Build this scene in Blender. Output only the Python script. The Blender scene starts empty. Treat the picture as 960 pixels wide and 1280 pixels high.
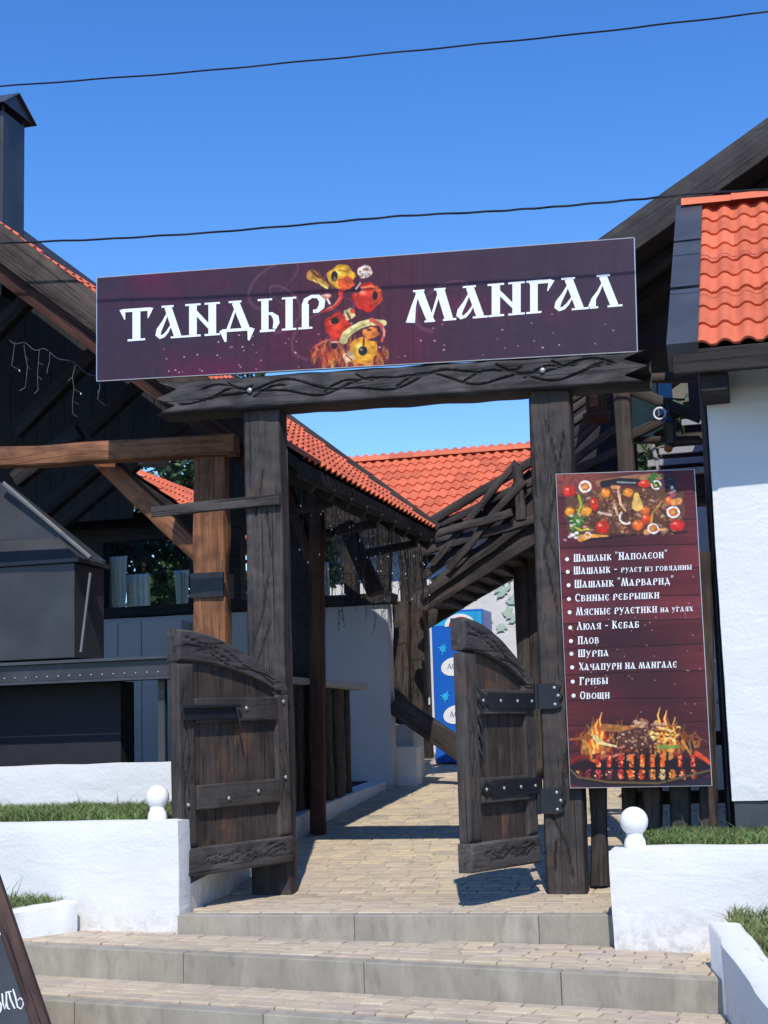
import bpy, bmesh, math, random
import numpy as np
from mathutils import Vector, Matrix, noise
random.seed(7)
SC = bpy.context.scene
COL = SC.collection
R = math.radians

# ------------------------------------------------------------ camera, sky, sun, exposure
CAM = Vector((2.52, -10.52, 1.08)); FPX = 1880.0
CAMROT = Matrix.Rotation(R(15), 3, 'Z') @ Matrix.Rotation(R(98.6), 3, 'X') @ Matrix.Rotation(R(-1.72), 3, 'Z')
cd = bpy.data.cameras.new('camera'); cam = bpy.data.objects.new('camera', cd); COL.objects.link(cam)
cd.sensor_fit = 'HORIZONTAL'; cd.sensor_width = 36; cd.lens = FPX / 960 * 36
cd.clip_start = 0.1; cd.clip_end = 3000
cam.matrix_world = Matrix.Translation(CAM) @ CAMROT.to_4x4()
SC.camera = cam
SUN = Vector((0.2, -0.78, 1.0))          # towards the sun
EL = math.atan2(SUN.z, math.hypot(SUN.x, SUN.y)); AZ = math.atan2(SUN.x, SUN.y)
w = bpy.data.worlds.new('World'); SC.world = w; w.use_nodes = True
nt = w.node_tree; bg = nt.nodes['Background']
sky = nt.nodes.new('ShaderNodeTexSky'); sky.sky_type = 'NISHITA'; sky.sun_disc = False
sky.sun_elevation = EL; sky.sun_rotation = AZ
sky.altitude = 0; sky.air_density = 1.0; sky.dust_density = 0.0; sky.ozone_density = 3.2
hs = nt.nodes.new('ShaderNodeHueSaturation'); hs.inputs['Saturation'].default_value = 1.31; hs.inputs['Hue'].default_value = 0.511
nt.links.new(sky.outputs[0], hs.inputs['Color']); nt.links.new(hs.outputs[0], bg.inputs[0])
bg.inputs[1].default_value = 0.138
sl = bpy.data.lights.new('sun', 'SUN'); so = bpy.data.objects.new('sun', sl); COL.objects.link(so)
sl.energy = 2.85; sl.angle = R(0.55); sl.color = (1.0, 0.95, 0.87)
so.rotation_euler = SUN.to_track_quat('Z', 'Y').to_euler()
so.location = (4, -14, 18)
SC.view_settings.view_transform = 'Standard'; SC.view_settings.look = 'None'
SC.view_settings.exposure = 0.6; SC.view_settings.gamma = 1.0

# ------------------------------------------------------------ measuring: a pixel of the 960x1280 photo on a real plane
def at(px, py, ax, val):
    d = CAMROT @ Vector(((px - 480) / FPX, -(py - 640) / FPX, -1.0)); i = 'xyz'.index(ax)
    return CAM + d * ((val - CAM[i]) / d[i])
SLOPE = 0.085
def gz(y): return SLOPE * max(0.0, min(y, 14))
def atg(px, py):
    d = CAMROT @ Vector(((px - 480) / FPX, -(py - 640) / FPX, -1.0))
    p = CAM + d * (-CAM.z / d.z) if d.z < 0 else None
    if p is None or p.y > 0:
        p = CAM + d * ((SLOPE * CAM.y - CAM.z) / (d.z - SLOPE * d.y))
    return p

# ------------------------------------------------------------ materials
MATS = {}
def nodes(name):
    m = bpy.data.materials.new(name); m.use_nodes = True; MATS[name] = m
    t = m.node_tree; b = t.nodes['Principled BSDF']; return m, t, b
def N(t, typ, **kw):
    n = t.nodes.new(typ)
    for k, v in kw.items():
        if k.startswith('i_'):
            key = k[2:]; key = int(key) if key.isdigit() else key.replace('_', ' ')
            n.inputs[key].default_value = v
        else: setattr(n, k, v)
    return n
def coords(t, scale, rnd=True):
    tc = N(t, 'ShaderNodeTexCoord'); mp = N(t, 'ShaderNodeMapping'); mp.inputs['Scale'].default_value = scale
    if rnd:
        oi = N(t, 'ShaderNodeObjectInfo'); mu = N(t, 'ShaderNodeMath', operation='MULTIPLY'); mu.inputs[1].default_value = 37.0
        t.links.new(oi.outputs['Random'], mu.inputs[0])
        va = N(t, 'ShaderNodeVectorMath', operation='ADD')
        t.links.new(tc.outputs['Object'], va.inputs[0]); t.links.new(mu.outputs[0], va.inputs[1])
        t.links.new(va.outputs[0], mp.inputs['Vector'])
    else: t.links.new(tc.outputs['Object'], mp.inputs['Vector'])
    return mp.outputs[0]
def ramp(t, src, stops):
    r = N(t, 'ShaderNodeValToRGB'); el = r.color_ramp.elements
    while len(el) < len(stops): el.new(0.5)
    for e, (p, c) in zip(el, stops):
        e.position = p; e.color = tuple(c) + (1,) if len(c) == 3 else c
    t.links.new(src, r.inputs[0]); return r.outputs[0]
def mix(t, fac, a, b, mode='MIX'):
    m = N(t, 'ShaderNodeMix', data_type='RGBA', blend_type=mode)
    for s, v in ((0, fac), (6, a), (7, b)):
        if hasattr(v, 'is_linked') or isinstance(v, bpy.types.NodeSocket): t.links.new(v, m.inputs[s])
        else: m.inputs[s].default_value = v if s == 0 else (tuple(v) + (1,) if len(v) == 3 else v)
    return m.outputs[2]
def bump(t, b, h, strength, dist=0.01):
    bp = N(t, 'ShaderNodeBump'); bp.inputs['Strength'].default_value = strength; bp.inputs['Distance'].default_value = dist
    t.links.new(h, bp.inputs['Height']); t.links.new(bp.outputs[0], b.inputs['Normal'])
def wood(name, dark, light, axis=0, rough=0.72, crack=0.8, stain=None, spec=0.25, groove=False):
    m, t, b = nodes(name)
    s = [26, 26, 26]; s[axis] = 1.6
    v = coords(t, s)
    n1 = N(t, 'ShaderNodeTexNoise', i_Scale=1.0, i_Detail=6.0, i_Roughness=0.65); t.links.new(v, n1.inputs['Vector'])
    s2 = [7, 7, 7]; s2[axis] = 1.1
    v2 = coords(t, s2)
    n2 = N(t, 'ShaderNodeTexNoise', i_Scale=1.0, i_Detail=3.0, i_Distortion=0.6); t.links.new(v2, n2.inputs['Vector'])
    wv = N(t, 'ShaderNodeMath', operation='FRACT'); ml = N(t, 'ShaderNodeMath', operation='MULTIPLY'); ml.inputs[1].default_value = 5.0
    t.links.new(n2.outputs[0], ml.inputs[0]); t.links.new(ml.outputs[0], wv.inputs[0])
    ring = ramp(t, wv.outputs[0], [(0, (0, 0, 0)), (0.25, (1, 1, 1)), (0.8, (1, 1, 1)), (1, (0, 0, 0))])
    c = ramp(t, n1.outputs[0], [(0.25, dark), (0.72, light)])
    mid = [(a + bb) * 0.5 for a, bb in zip(dark, light)]
    c = mix(t, 0.28, c, mix(t, ring, dark, light))
    s3 = [60, 60, 60]; s3[axis] = 0.9
    v3 = coords(t, s3)
    n3 = N(t, 'ShaderNodeTexNoise', i_Scale=1.0, i_Detail=2.0, i_Distortion=0.4); t.links.new(v3, n3.inputs['Vector'])
    ck = ramp(t, n3.outputs[0], [(0.32, (1, 1, 1)), (0.38, (0, 0, 0))])
    cm = N(t, 'ShaderNodeMath', operation='MULTIPLY'); cm.inputs[1].default_value = crack
    t.links.new(ck, cm.inputs[0])
    c = mix(t, cm.outputs[0], c, [x * 0.3 for x in dark])
    v5 = coords(t, (2.2, 2.2, 2.2)); n5 = N(t, 'ShaderNodeTexNoise', i_Scale=1.0, i_Detail=7.0, i_Roughness=0.65); t.links.new(v5, n5.inputs['Vector'])
    pt_ = ramp(t, n5.outputs[0], [(0.35, (0.62, 0.60, 0.60)), (0.62, (1.25, 1.22, 1.2))]); c = mix(t, 1.0, c, pt_, 'MULTIPLY')
    if stain:
        v4 = coords(t, (3, 3, 3))
        n4 = N(t, 'ShaderNodeTexNoise', i_Scale=1.3, i_Detail=5.0); t.links.new(v4, n4.inputs['Vector'])
        f = ramp(t, n4.outputs[0], [(0.56, (0, 0, 0)), (0.72, (0.8, 0.8, 0.8))])
        c = mix(t, f, c, stain)
    if groove:
        a = N(t, 'ShaderNodeAttribute', attribute_name='groove')
        gm = N(t, 'ShaderNodeMath', operation='MULTIPLY'); gm.inputs[1].default_value = 0.7; t.links.new(a.outputs['Fac'], gm.inputs[0]); c = mix(t, gm.outputs[0], c, (0.012, 0.011, 0.011))
    t.links.new(c, b.inputs['Base Color']); b.inputs['Roughness'].default_value = rough
    b.inputs['Specular IOR Level'].default_value = spec
    hm = mix(t, 0.5, n1.outputs[0], ring); hm = mix(t, cm.outputs[0], hm, (0, 0, 0))
    bump(t, b, hm, 0.55, 0.006)
    return m
def plain(name, col, rough=0.5, metal=0.0, var=0.15, scale=8, bmp=0.0, spec=0.5, objvar=0.0, bdist=0.01, bscale=None, stretch=(1, 1, 1), dirt=None):
    m, t, b = nodes(name)
    v = coords(t, stretch)
    n = N(t, 'ShaderNodeTexNoise', i_Scale=scale, i_Detail=6.0, i_Roughness=0.6); t.links.new(v, n.inputs['Vector'])
    c = ramp(t, n.outputs[0], [(0.3, [x * (1 - var) for x in col]), (0.7, [min(1, x * (1 + var)) for x in col])])
    if objvar:
        oi = N(t, 'ShaderNodeObjectInfo')
        f = ramp(t, oi.outputs['Random'], [(0, (1 - objvar,) * 3), (1, (1 + objvar,) * 3)])
        c = mix(t, 1.0, c, f, 'MULTIPLY')
    if dirt:
        n5 = N(t, 'ShaderNodeTexNoise', i_Scale=dirt[1], i_Detail=8.0, i_Roughness=0.7); t.links.new(v, n5.inputs['Vector'])
        f = ramp(t, n5.outputs[0], [(dirt[2], (0, 0, 0)), (dirt[2] + 0.2, (0.85,) * 3)])
        c = mix(t, f, c, dirt[0])
    t.links.new(c, b.inputs['Base Color'])
    b.inputs['Roughness'].default_value = rough; b.inputs['Metallic'].default_value = metal
    b.inputs['Specular IOR Level'].default_value = spec
    if bmp:
        n2 = N(t, 'ShaderNodeTexNoise', i_Scale=bscale or scale * 3, i_Detail=5.0); t.links.new(v, n2.inputs['Vector'])
        bump(t, b, n2.outputs[0], bmp, bdist)
    return m
def plaster(name, col, strokes=True, dirt=0.62):
    m, t, b = nodes(name)
    v = coords(t, (1, 1, 1), rnd=False)
    n = N(t, 'ShaderNodeTexNoise', i_Scale=2.2, i_Detail=8.0, i_Roughness=0.6); t.links.new(v, n.inputs['Vector'])
    c = ramp(t, n.outputs[0], [(0.3, [x * 0.93 for x in col]), (0.65, col)])
    nd = N(t, 'ShaderNodeTexNoise', i_Scale=9.0, i_Detail=9.0, i_Roughness=0.75); t.links.new(v, nd.inputs['Vector'])
    f = ramp(t, nd.outputs[0], [(dirt, (0, 0, 0)), (dirt + 0.14, (0.45,) * 3)])
    c = mix(t, f, c, (0.50, 0.47, 0.40))
    t.links.new(c, b.inputs['Base Color']); b.inputs['Roughness'].default_value = 0.85
    b.inputs['Specular IOR Level'].default_value = 0.2
    mp = N(t, 'ShaderNodeMapping'); mp.inputs['Scale'].default_value = (2.0, 2.0, 4.2); t.links.new(v, mp.inputs['Vector'])
    n2 = N(t, 'ShaderNodeTexNoise', i_Scale=1.3, i_Detail=5.0, i_Distortion=0.9); t.links.new(mp.outputs[0], n2.inputs['Vector'])
    n3 = N(t, 'ShaderNodeTexNoise', i_Scale=45.0, i_Detail=3.0); t.links.new(v, n3.inputs['Vector'])
    h = mix(t, 0.22, n2.outputs[0], n3.outputs[0])
    sx = N(t, 'ShaderNodeSeparateXYZ'); t.links.new(v, sx.inputs[0])
    lo_ = N(t, 'ShaderNodeMapRange'); lo_.inputs[1].default_value = 0.12; lo_.inputs[2].default_value = -0.16; t.links.new(sx.outputs[2], lo_.inputs[0])
    n6 = N(t, 'ShaderNodeTexNoise', i_Scale=14.0, i_Detail=8.0, i_Roughness=0.8); t.links.new(v, n6.inputs['Vector'])
    f6 = ramp(t, n6.outputs[0], [(0.45, (0, 0, 0)), (0.62, (0.7, 0.7, 0.7))])
    m6 = N(t, 'ShaderNodeMath', operation='MULTIPLY'); t.links.new(lo_.outputs[0], m6.inputs[0]); t.links.new(f6, m6.inputs[1])
    c = mix(t, m6.outputs[0], c, (0.46, 0.42, 0.34)); t.links.new(c, b.inputs['Base Color'])
    h = mix(t, m6.outputs[0], h, n6.outputs[0])
    bump(t, b, h, 0.42, 0.03)
    return m
def vcol(name, rough=0.35, spec=0.5, coat=0.0):
    m, t, b = nodes(name)
    a = N(t, 'ShaderNodeVertexColor', layer_name='print'); t.links.new(a.outputs[0], b.inputs['Base Color'])
    b.inputs['Roughness'].default_value = rough; b.inputs['Specular IOR Level'].default_value = spec
    b.inputs['Coat Weight'].default_value = coat; b.inputs['Coat Roughness'].default_value = 0.3
    return m

W_GATE = wood('charred_gate_wood', (0.022, 0.020, 0.019), (0.080, 0.070, 0.064), 0, stain=(0.085, 0.075, 0.07))
W_CARVE = wood('carved_gate_wood', (0.026, 0.025, 0.025), (0.098, 0.090, 0.086), 0, groove=True)
W_CARVEV = wood('carved_gate_wood_upright', (0.022, 0.020, 0.020), (0.082, 0.072, 0.068), 2, groove=True, stain=(0.10, 0.062, 0.045))
W_LEAF = wood('brown_leaf_wood', (0.020, 0.017, 0.015), (0.078, 0.062, 0.053), 2, stain=(0.15, 0.072, 0.042))
W_DARK = wood('dark_stained_wood', (0.010, 0.009, 0.010), (0.038, 0.030, 0.028), 0)
W_DARKZ = wood('dark_stained_wood_upright', (0.012, 0.011, 0.011), (0.045, 0.036, 0.033), 2)
W_RED = wood('reddish_brown_wood', (0.030, 0.014, 0.010), (0.095, 0.040, 0.026), 0)
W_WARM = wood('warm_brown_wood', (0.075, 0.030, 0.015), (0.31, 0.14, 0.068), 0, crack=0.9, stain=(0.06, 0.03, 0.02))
W_BARGE = wood('weathered_barge_wood', (0.028, 0.022, 0.019), (0.095, 0.072, 0.058), 0)
W_GREYBARGE = wood('grey_barge_wood', (0.018, 0.017, 0.018), (0.062, 0.058, 0.056), 0)
W_STAIR = wood('stair_wood', (0.020, 0.018, 0.017), (0.078, 0.066, 0.059), 0, stain=(0.09, 0.05, 0.035))
M_TILE = plain('clay_roof_tile', (0.64, 0.15, 0.07), 0.68, var=0.10, scale=5, bmp=0.2, objvar=0.2, spec=0.3, dirt=((0.34, 0.10, 0.06), 7, 0.58))
M_WHITE = plaster('white_plaster', (0.74, 0.735, 0.72))
M_GREY = plaster('grey_painted_plaster', (0.50, 0.50, 0.49), dirt=0.8)
M_CONC = plain('kerb_concrete', (0.325, 0.295, 0.235), 0.85, var=0.25, scale=6, bmp=0.4, objvar=0.06, dirt=((0.19, 0.17, 0.13), 3, 0.5), stretch=(2.2, 1, 0.8))
M_PAVE_BED = plain('paving_joint_sand', (0.36, 0.31, 0.24), 0.95, var=0.25, scale=20, bmp=0.3)
M_ANTH = plain('anthracite_sheet_metal', (0.052, 0.056, 0.066), 0.42, var=0.25, scale=2.5, spec=0.5, bmp=0.05, dirt=((0.09, 0.09, 0.1), 2, 0.6))
M_HOOD = plain('black_painted_steel', (0.042, 0.043, 0.048), 0.40, var=0.35, scale=2.2, spec=0.5, bmp=0.08, bscale=5, dirt=((0.07, 0.07, 0.08), 1.6, 0.58))
M_STEEL = plain('galvanised_steel', (0.19, 0.195, 0.20), 0.6, metal=0.3, var=0.15)
M_PALE = plain('pale_grey_board', (0.33, 0.33, 0.33), 0.7, var=0.12)
M_IRON = plain('black_iron', (0.018, 0.020, 0.026), 0.42, var=0.3, scale=12, bmp=0.1, metal=0.2)
M_BOLT = plain('zinc_bolt', (0.40, 0.40, 0.39), 0.45, metal=0.5, var=0.05)
M_BALL = plain('white_globe', (0.86, 0.86, 0.83), 0.28, var=0.02, spec=0.5)
M_CABLE = plain('black_cable', (0.012, 0.013, 0.018), 0.6, var=0.1)
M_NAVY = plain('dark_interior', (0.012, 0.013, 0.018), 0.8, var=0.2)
M_BLUE = plain('cooler_blue', (0.012, 0.13, 0.58), 0.35, var=0.06, scale=2)
M_SKYBLUE = plain('print_light_blue', (0.03, 0.45, 0.85), 0.35, var=0.25, scale=4)
M_PRWHITE = plain('white_print', (0.84, 0.86, 0.88), 0.4, var=0.01)
M_PRGREY = plain('grey_print', (0.16, 0.2, 0.28), 0.4, var=0.05)
M_PRRED = plain('red_print', (0.62, 0.02, 0.04), 0.4, var=0.05)
M_CHALKB = plain('chalkboard', (0.028, 0.034, 0.044), 0.7, var=0.4, scale=3, dirt=((0.06, 0.07, 0.08), 2.0, 0.55))
M_CHALK = plain('white_chalk', (0.75, 0.76, 0.78), 0.9, var=0.2, scale=60)
M_FRAME = wood('chalkboard_frame_wood', (0.025, 0.015, 0.013), (0.085, 0.05, 0.042), 0)
M_CURT = plain('pale_curtain_cloth', (0.80, 0.80, 0.74), 0.9, var=0.1)
M_LEAFG = plain('plant_leaf', (0.075, 0.15, 0.03), 0.55, var=0.4, scale=3)
M_LEAFD = plain('dark_tree_leaf', (0.03, 0.065, 0.02), 0.6, var=0.4, scale=2)
M_BARK = plain('tree_bark', (0.09, 0.07, 0.05), 0.9, var=0.3, bmp=0.4)
M_PRINT = vcol('printed_vinyl', 0.5, 0.3)
M_TRIM = plain('aluminium_edge', (0.6, 0.6, 0.62), 0.35, metal=0.5, var=0.05)
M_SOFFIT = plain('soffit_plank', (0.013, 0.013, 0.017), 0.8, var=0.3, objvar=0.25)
M_TERRA = plain('terracotta_plaster', (0.20, 0.085, 0.05), 0.9, var=0.2)
M_HILL = plain('dry_hillside', (0.13, 0.10, 0.07), 0.95, var=0.4, scale=1.6, bmp=.6, dirt=((0.055, 0.08, 0.025), 1.1, 0.42))
M_GROUND = plain('street_asphalt', (0.07, 0.068, 0.065), 0.92, var=0.2, scale=2, bmp=0.3)
M_TURF = plain('turf_soil', (0.045, 0.06, 0.02), 0.95, var=0.3, scale=9)
def _grass():
    m, t, b = nodes('grass_blade')
    a = N(t, 'ShaderNodeVertexColor', layer_name='print')
    t.links.new(a.outputs[0], b.inputs['Base Color']); b.inputs['Roughness'].default_value = 0.6
    b.inputs['Specular IOR Level'].default_value = 0.3
    return m
M_GRASS = _grass()
def _paver():
    m, t, b = nodes('paving_stone_concrete')
    oi = N(t, 'ShaderNodeObjectInfo')
    c = ramp(t, oi.outputs['Random'], [(0.0, (0.42, 0.345, 0.27)), (0.3, (0.47, 0.40, 0.30)), (0.55, (0.44, 0.37, 0.30)), (0.75, (0.51, 0.44, 0.315)), (1.0, (0.39, 0.33, 0.275))])
    a = N(t, 'ShaderNodeVertexColor', layer_name='print')
    c = mix(t, 1.0, c, a.outputs[0], 'MULTIPLY')
    v = coords(t, (1, 1, 1))
    n = N(t, 'ShaderNodeTexNoise', i_Scale=7.0, i_Detail=7.0, i_Roughness=0.7); t.links.new(v, n.inputs['Vector'])
    f = ramp(t, n.outputs[0], [(0.3, (0.90, 0.88, 0.84)), (0.7, (1.26, 1.22, 1.14))])
    c = mix(t, 1.0, c, f, 'MULTIPLY')
    t.links.new(c, b.inputs['Base Color']); b.inputs['Roughness'].default_value = 0.9; b.inputs['Specular IOR Level'].default_value = 0.25
    n2 = N(t, 'ShaderNodeTexNoise', i_Scale=60.0, i_Detail=4.0); t.links.new(v, n2.inputs['Vector'])
    bump(t, b, n2.outputs[0], 0.35, 0.006)
    return m
M_PAVE = _paver()
def _glass():
    m, t, b = nodes('window_glass')
    b.inputs['Base Color'].default_value = (0.9, 0.95, 0.95, 1); b.inputs['Roughness'].default_value = 0.03
    b.inputs['Transmission Weight'].default_value = 1.0; b.inputs['IOR'].default_value = 1.05
    return m
M_GLASS = _glass()

# ------------------------------------------------------------ objects
WM = {}
def link(name, me, mat, parent=None, M=None):
    o = bpy.data.objects.new(name, me); COL.objects.link(o)
    if mat and me is not None and not me.materials: me.materials.append(mat)
    M = M or Matrix.Identity(4); WM[o] = M
    if parent is not None:
        o.parent = parent; o.matrix_basis = WM[parent].inverted() @ M
    else: o.matrix_basis = M
    return o
def tag(o, label=None, cat=None, group=None, kind=None):
    if label: o['label'] = label
    if cat: o['category'] = cat
    if group: o['group'] = group
    if kind: o['kind'] = kind
    return o
def thing(name, loc, label=None, cat=None, group=None, kind=None):
    o = link(name, None, None, None, Matrix.Translation(Vector(loc)))
    o.empty_display_size = 0.1
    return tag(o, label, cat, group, kind)
def mesh(name, v, f, smooth=None, M0=None):
    me = bpy.data.meshes.new(name); me.from_pydata([tuple(p) for p in v], [], f); me.update()
    if smooth:
        me.polygons.foreach_set('use_smooth', [True] * len(me.polygons)); me.set_sharp_from_angle(angle=R(smooth))
    return me
def geo(name, v, f, mat, parent=None, smooth=None, origin=None):
    """world coordinate mesh, own origin at its centre"""
    v = [Vector(p) for p in v]
    c = Vector(origin) if origin else sum(v, Vector()) / len(v)
    return link(name, mesh(name, [p - c for p in v], f, smooth), mat, parent, Matrix.Translation(c))
class MB:
    def __init__(s): s.v = []; s.f = []
    def add(s, v, f):
        b = len(s.v); s.v += [Vector(p) for p in v]; s.f += [tuple(i + b for i in q) for q in f]; return s
    def box(s, x0, x1, y0, y1, z0, z1):
        v = [(x, y, z) for z in (z0, z1) for y in (y0, y1) for x in (x0, x1)]
        return s.add(v, [(0, 2, 3, 1), (4, 5, 7, 6), (0, 1, 5, 4), (2, 6, 7, 3), (0, 4, 6, 2), (1, 3, 7, 5)])
    def hexa(s, lo, hi):   # lo, hi: 4 points each, ccw seen from above
        return s.add(list(lo) + list(hi), [(3, 2, 1, 0), (4, 5, 6, 7), (0, 1, 5, 4), (1, 2, 6, 5), (2, 3, 7, 6), (3, 0, 4, 7)])
    def tube(s, pts, r, n=6, cap=True):
        pts = [Vector(p) for p in pts]; rr = r if isinstance(r, (list, tuple)) else [r] * len(pts); b = len(s.v)
        for i, p in enumerate(pts):
            d = (pts[min(i + 1, len(pts) - 1)] - pts[max(i - 1, 0)]).normalized()
            a = d.orthogonal().normalized() if i == 0 else (a - d * a.dot(d)).normalized()
            c = d.cross(a)
            for k in range(n):
                t = 2 * math.pi * k / n; s.v.append(p + (a * math.cos(t) + c * math.sin(t)) * rr[i])
        for i in range(len(pts) - 1):
            for k in range(n):
                k2 = (k + 1) % n; s.f.append((b + i * n + k, b + i * n + k2, b + (i + 1) * n + k2, b + (i + 1) * n + k))
        if cap:
            s.f.append(tuple(b + k for k in reversed(range(n)))); s.f.append(tuple(b + (len(pts) - 1) * n + k for k in range(n)))
        return s
    def sphere(s, c, r, nu=20, nv=12, sz=1.0):
        b = len(s.v); c = Vector(c)
        for j in range(nv + 1):
            ph = math.pi * j / nv
            for i in range(nu):
                th = 2 * math.pi * i / nu
                s.v.append(c + Vector((math.sin(ph) * math.cos(th), math.sin(ph) * math.sin(th), math.cos(ph) * sz)) * r)
        for j in range(nv):
            for i in range(nu):
                i2 = (i + 1) % nu; s.f.append((b + j * nu + i, b + (j + 1) * nu + i, b + (j + 1) * nu + i2, b + j * nu + i2))
        return s
    def build(s, name, mat, parent=None, smooth=None, origin=None): return geo(name, s.v, s.f, mat, parent, smooth, origin)
def bev(o, wdt=0.006, seg=2):
    m = o.modifiers.new('bevel', 'BEVEL'); m.width = wdt; m.segments = seg; m.limit_method = 'ANGLE'; m.angle_limit = R(40); return o
_bs = [0]
def beam(name, p0, p1, wd, ht, mat, parent=None, up=(0, 0, 1), rough=0.006, step=0.1, taper=None, rnd=0.22):
    """hewn timber from p0 to p1: wd across, ht along up; local X runs along the grain"""
    p0, p1 = Vector(p0), Vector(p1); X = (p1 - p0); L = X.length; X.normalize(); U = Vector(up); U = (U - X * U.dot(X)).normalized(); Y = U.cross(X)
    n = max(2, int(L / step)); _bs[0] += 17.3
    prof = []
    c = min(wd, ht) * rnd
    a, b = wd / 2, ht / 2
    for sx, sy in ((1, 1), (-1, 1), (-1, -1), (1, -1)):
        q = [(sx * a, sy * (b - c)), (sx * (a - c * 0.3), sy * (b - c * 0.3)), (sx * (a - c), sy * b)]
        prof += q if sx * sy > 0 else q[::-1]
    v = []; f = []; m = len(prof)
    for i in range(n + 1):
        x = L * i / n; k = 1 + ((taper - 1) * i / n if taper else 0)
        for j, (yy, zz) in enumerate(prof):
            d = noise.noise_vector(Vector((x * 2.5 + _bs[0], yy * 5, zz * 5 + j * 0.15))) * rough * 1.6
            v.append((x, yy * k + d.y, zz * k + d.z))
    for i in range(n):
        for j in range(m):
            j2 = (j + 1) % m; f.append((i * m + j, i * m + j2, (i + 1) * m + j2, (i + 1) * m + j))
    f.append(tuple(reversed(range(m)))); f.append(tuple(n * m + j for j in range(m)))
    M = Matrix.Translation(p0) @ Matrix((X, Y, U)).transposed().to_4x4()
    return link(name, mesh(name, v, f, 35), mat, parent, M)
def board(name, quad, n, th, mat, parent=None, grain=None, bv=0.004):
    """flat board: quad of 4 world points, thickness th against normal n; local X along first edge"""
    q = [Vector(p) for p in quad]; n = Vector(n).normalized()
    X = (q[1] - q[0]).normalized() if grain is None else Vector(grain).normalized()
    Z = n; Y = Z.cross(X).normalized(); X = Y.cross(Z)
    M = Matrix.Translation(q[0]) @ Matrix((X, Y, Z)).transposed().to_4x4(); I = M.inverted()
    lo = [I @ (p - n * th) for p in q]; hi = [I @ p for p in q]
    v = lo + hi; f = [(3, 2, 1, 0), (4, 5, 6, 7), (0, 1, 5, 4), (1, 2, 6, 5), (2, 3, 7, 6), (3, 0, 4, 7)]
    if (q[1] - q[0]).cross(q[2] - q[0]).dot(n) < 0: f = [tuple(reversed(x)) for x in f]
    o = link(name, mesh(name, v, f), mat, parent, M)
    if bv: bev(o, bv)
    return o
def plaster_box(name, x0, x1, y0, y1, z0, z1, mat, parent=None, amp=0.008, cell=0.07, warp=None, rb=0.015):
    bm = bmesh.new()
    nx, ny, nz = [max(1, int((b - a) / cell)) for a, b in ((x0, x1), (y0, y1), (z0, z1))]
    def grid(fn, nu, nv):
        g = [[bm.verts.new(fn(i / nu, j / nv)) for j in range(nv + 1)] for i in range(nu + 1)]
        for i in range(nu):
            for j in range(nv): bm.faces.new((g[i][j], g[i + 1][j], g[i + 1][j + 1], g[i][j + 1]))
    lx, ly, lz = x1 - x0, y1 - y0, z1 - z0
    grid(lambda u, v: (x0 + lx * u, y0, z0 + lz * v), nx, nz)
    grid(lambda u, v: (x1 - lx * u, y1, z0 + lz * v), nx, nz)
    grid(lambda u, v: (x1, y0 + ly * u, z0 + lz * v), ny, nz)
    grid(lambda u, v: (x0, y1 - ly * u, z0 + lz * v), ny, nz)
    grid(lambda u, v: (x0 + lx * u, y0 + ly * v, z1), nx, ny)
    grid(lambda u, v: (x0 + lx * u, y1 - ly * v, z0), nx, ny)
    bmesh.ops.remove_doubles(bm, verts=bm.verts, dist=1e-4)
    sd = random.random() * 50
    for vv in bm.verts:
        p = vv.co.copy()
        # soften the edges
        k = sum(1 for a, b, c in ((p.x, x0, x1), (p.y, y0, y1), (p.z, z0, z1)) if min(abs(a - b), abs(a - c)) < 1e-4)
        if k >= 2:
            c = Vector(((x0 + x1) / 2, (y0 + y1) / 2, (z0 + z1) / 2)); d = Vector([(-1 if q > w else 1) if min(abs(q - a), abs(q - b)) < 1e-4 else 0 for q, w, a, b in ((p.x, c.x, x0, x1), (p.y, c.y, y0, y1), (p.z, c.z, z0, z1))])
            vv.co += d * rb * 0.5
        vv.co += noise.noise_vector(p * 2.3 + Vector((sd, 0, 0))) * amp + noise.noise_vector(p * 7 + Vector((0, sd, 0))) * amp * 0.45
        if warp: vv.co = warp(vv.co)
    me = bpy.data.meshes.new(name); bm.to_mesh(me); bm.free()
    me.polygons.foreach_set('use_smooth', [True] * len(me.polygons)); me.set_sharp_from_angle(angle=R(60))
    return link(name, me, mat, parent)
def bolts(name, pts, nrm, r, mat, parent):
    """domed bolt heads, each its own object sharing one mesh"""
    n = Vector(nrm).normalized(); me = getattr(bolts, 'me', {}).get(r)
    if me is None:
        mb = MB().sphere((0, 0, 0), r, 10, 6, 0.6); me = mesh('bolt', mb.v, mb.f, 60)
        if not hasattr(bolts, 'me'): bolts.me = {}
        bolts.me[r] = me; me.materials.append(mat)
    q = n.to_track_quat('Z', 'Y').to_matrix().to_4x4()
    for p in pts: link(name, me, None, parent, Matrix.Translation(Vector(p)) @ q)
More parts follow.
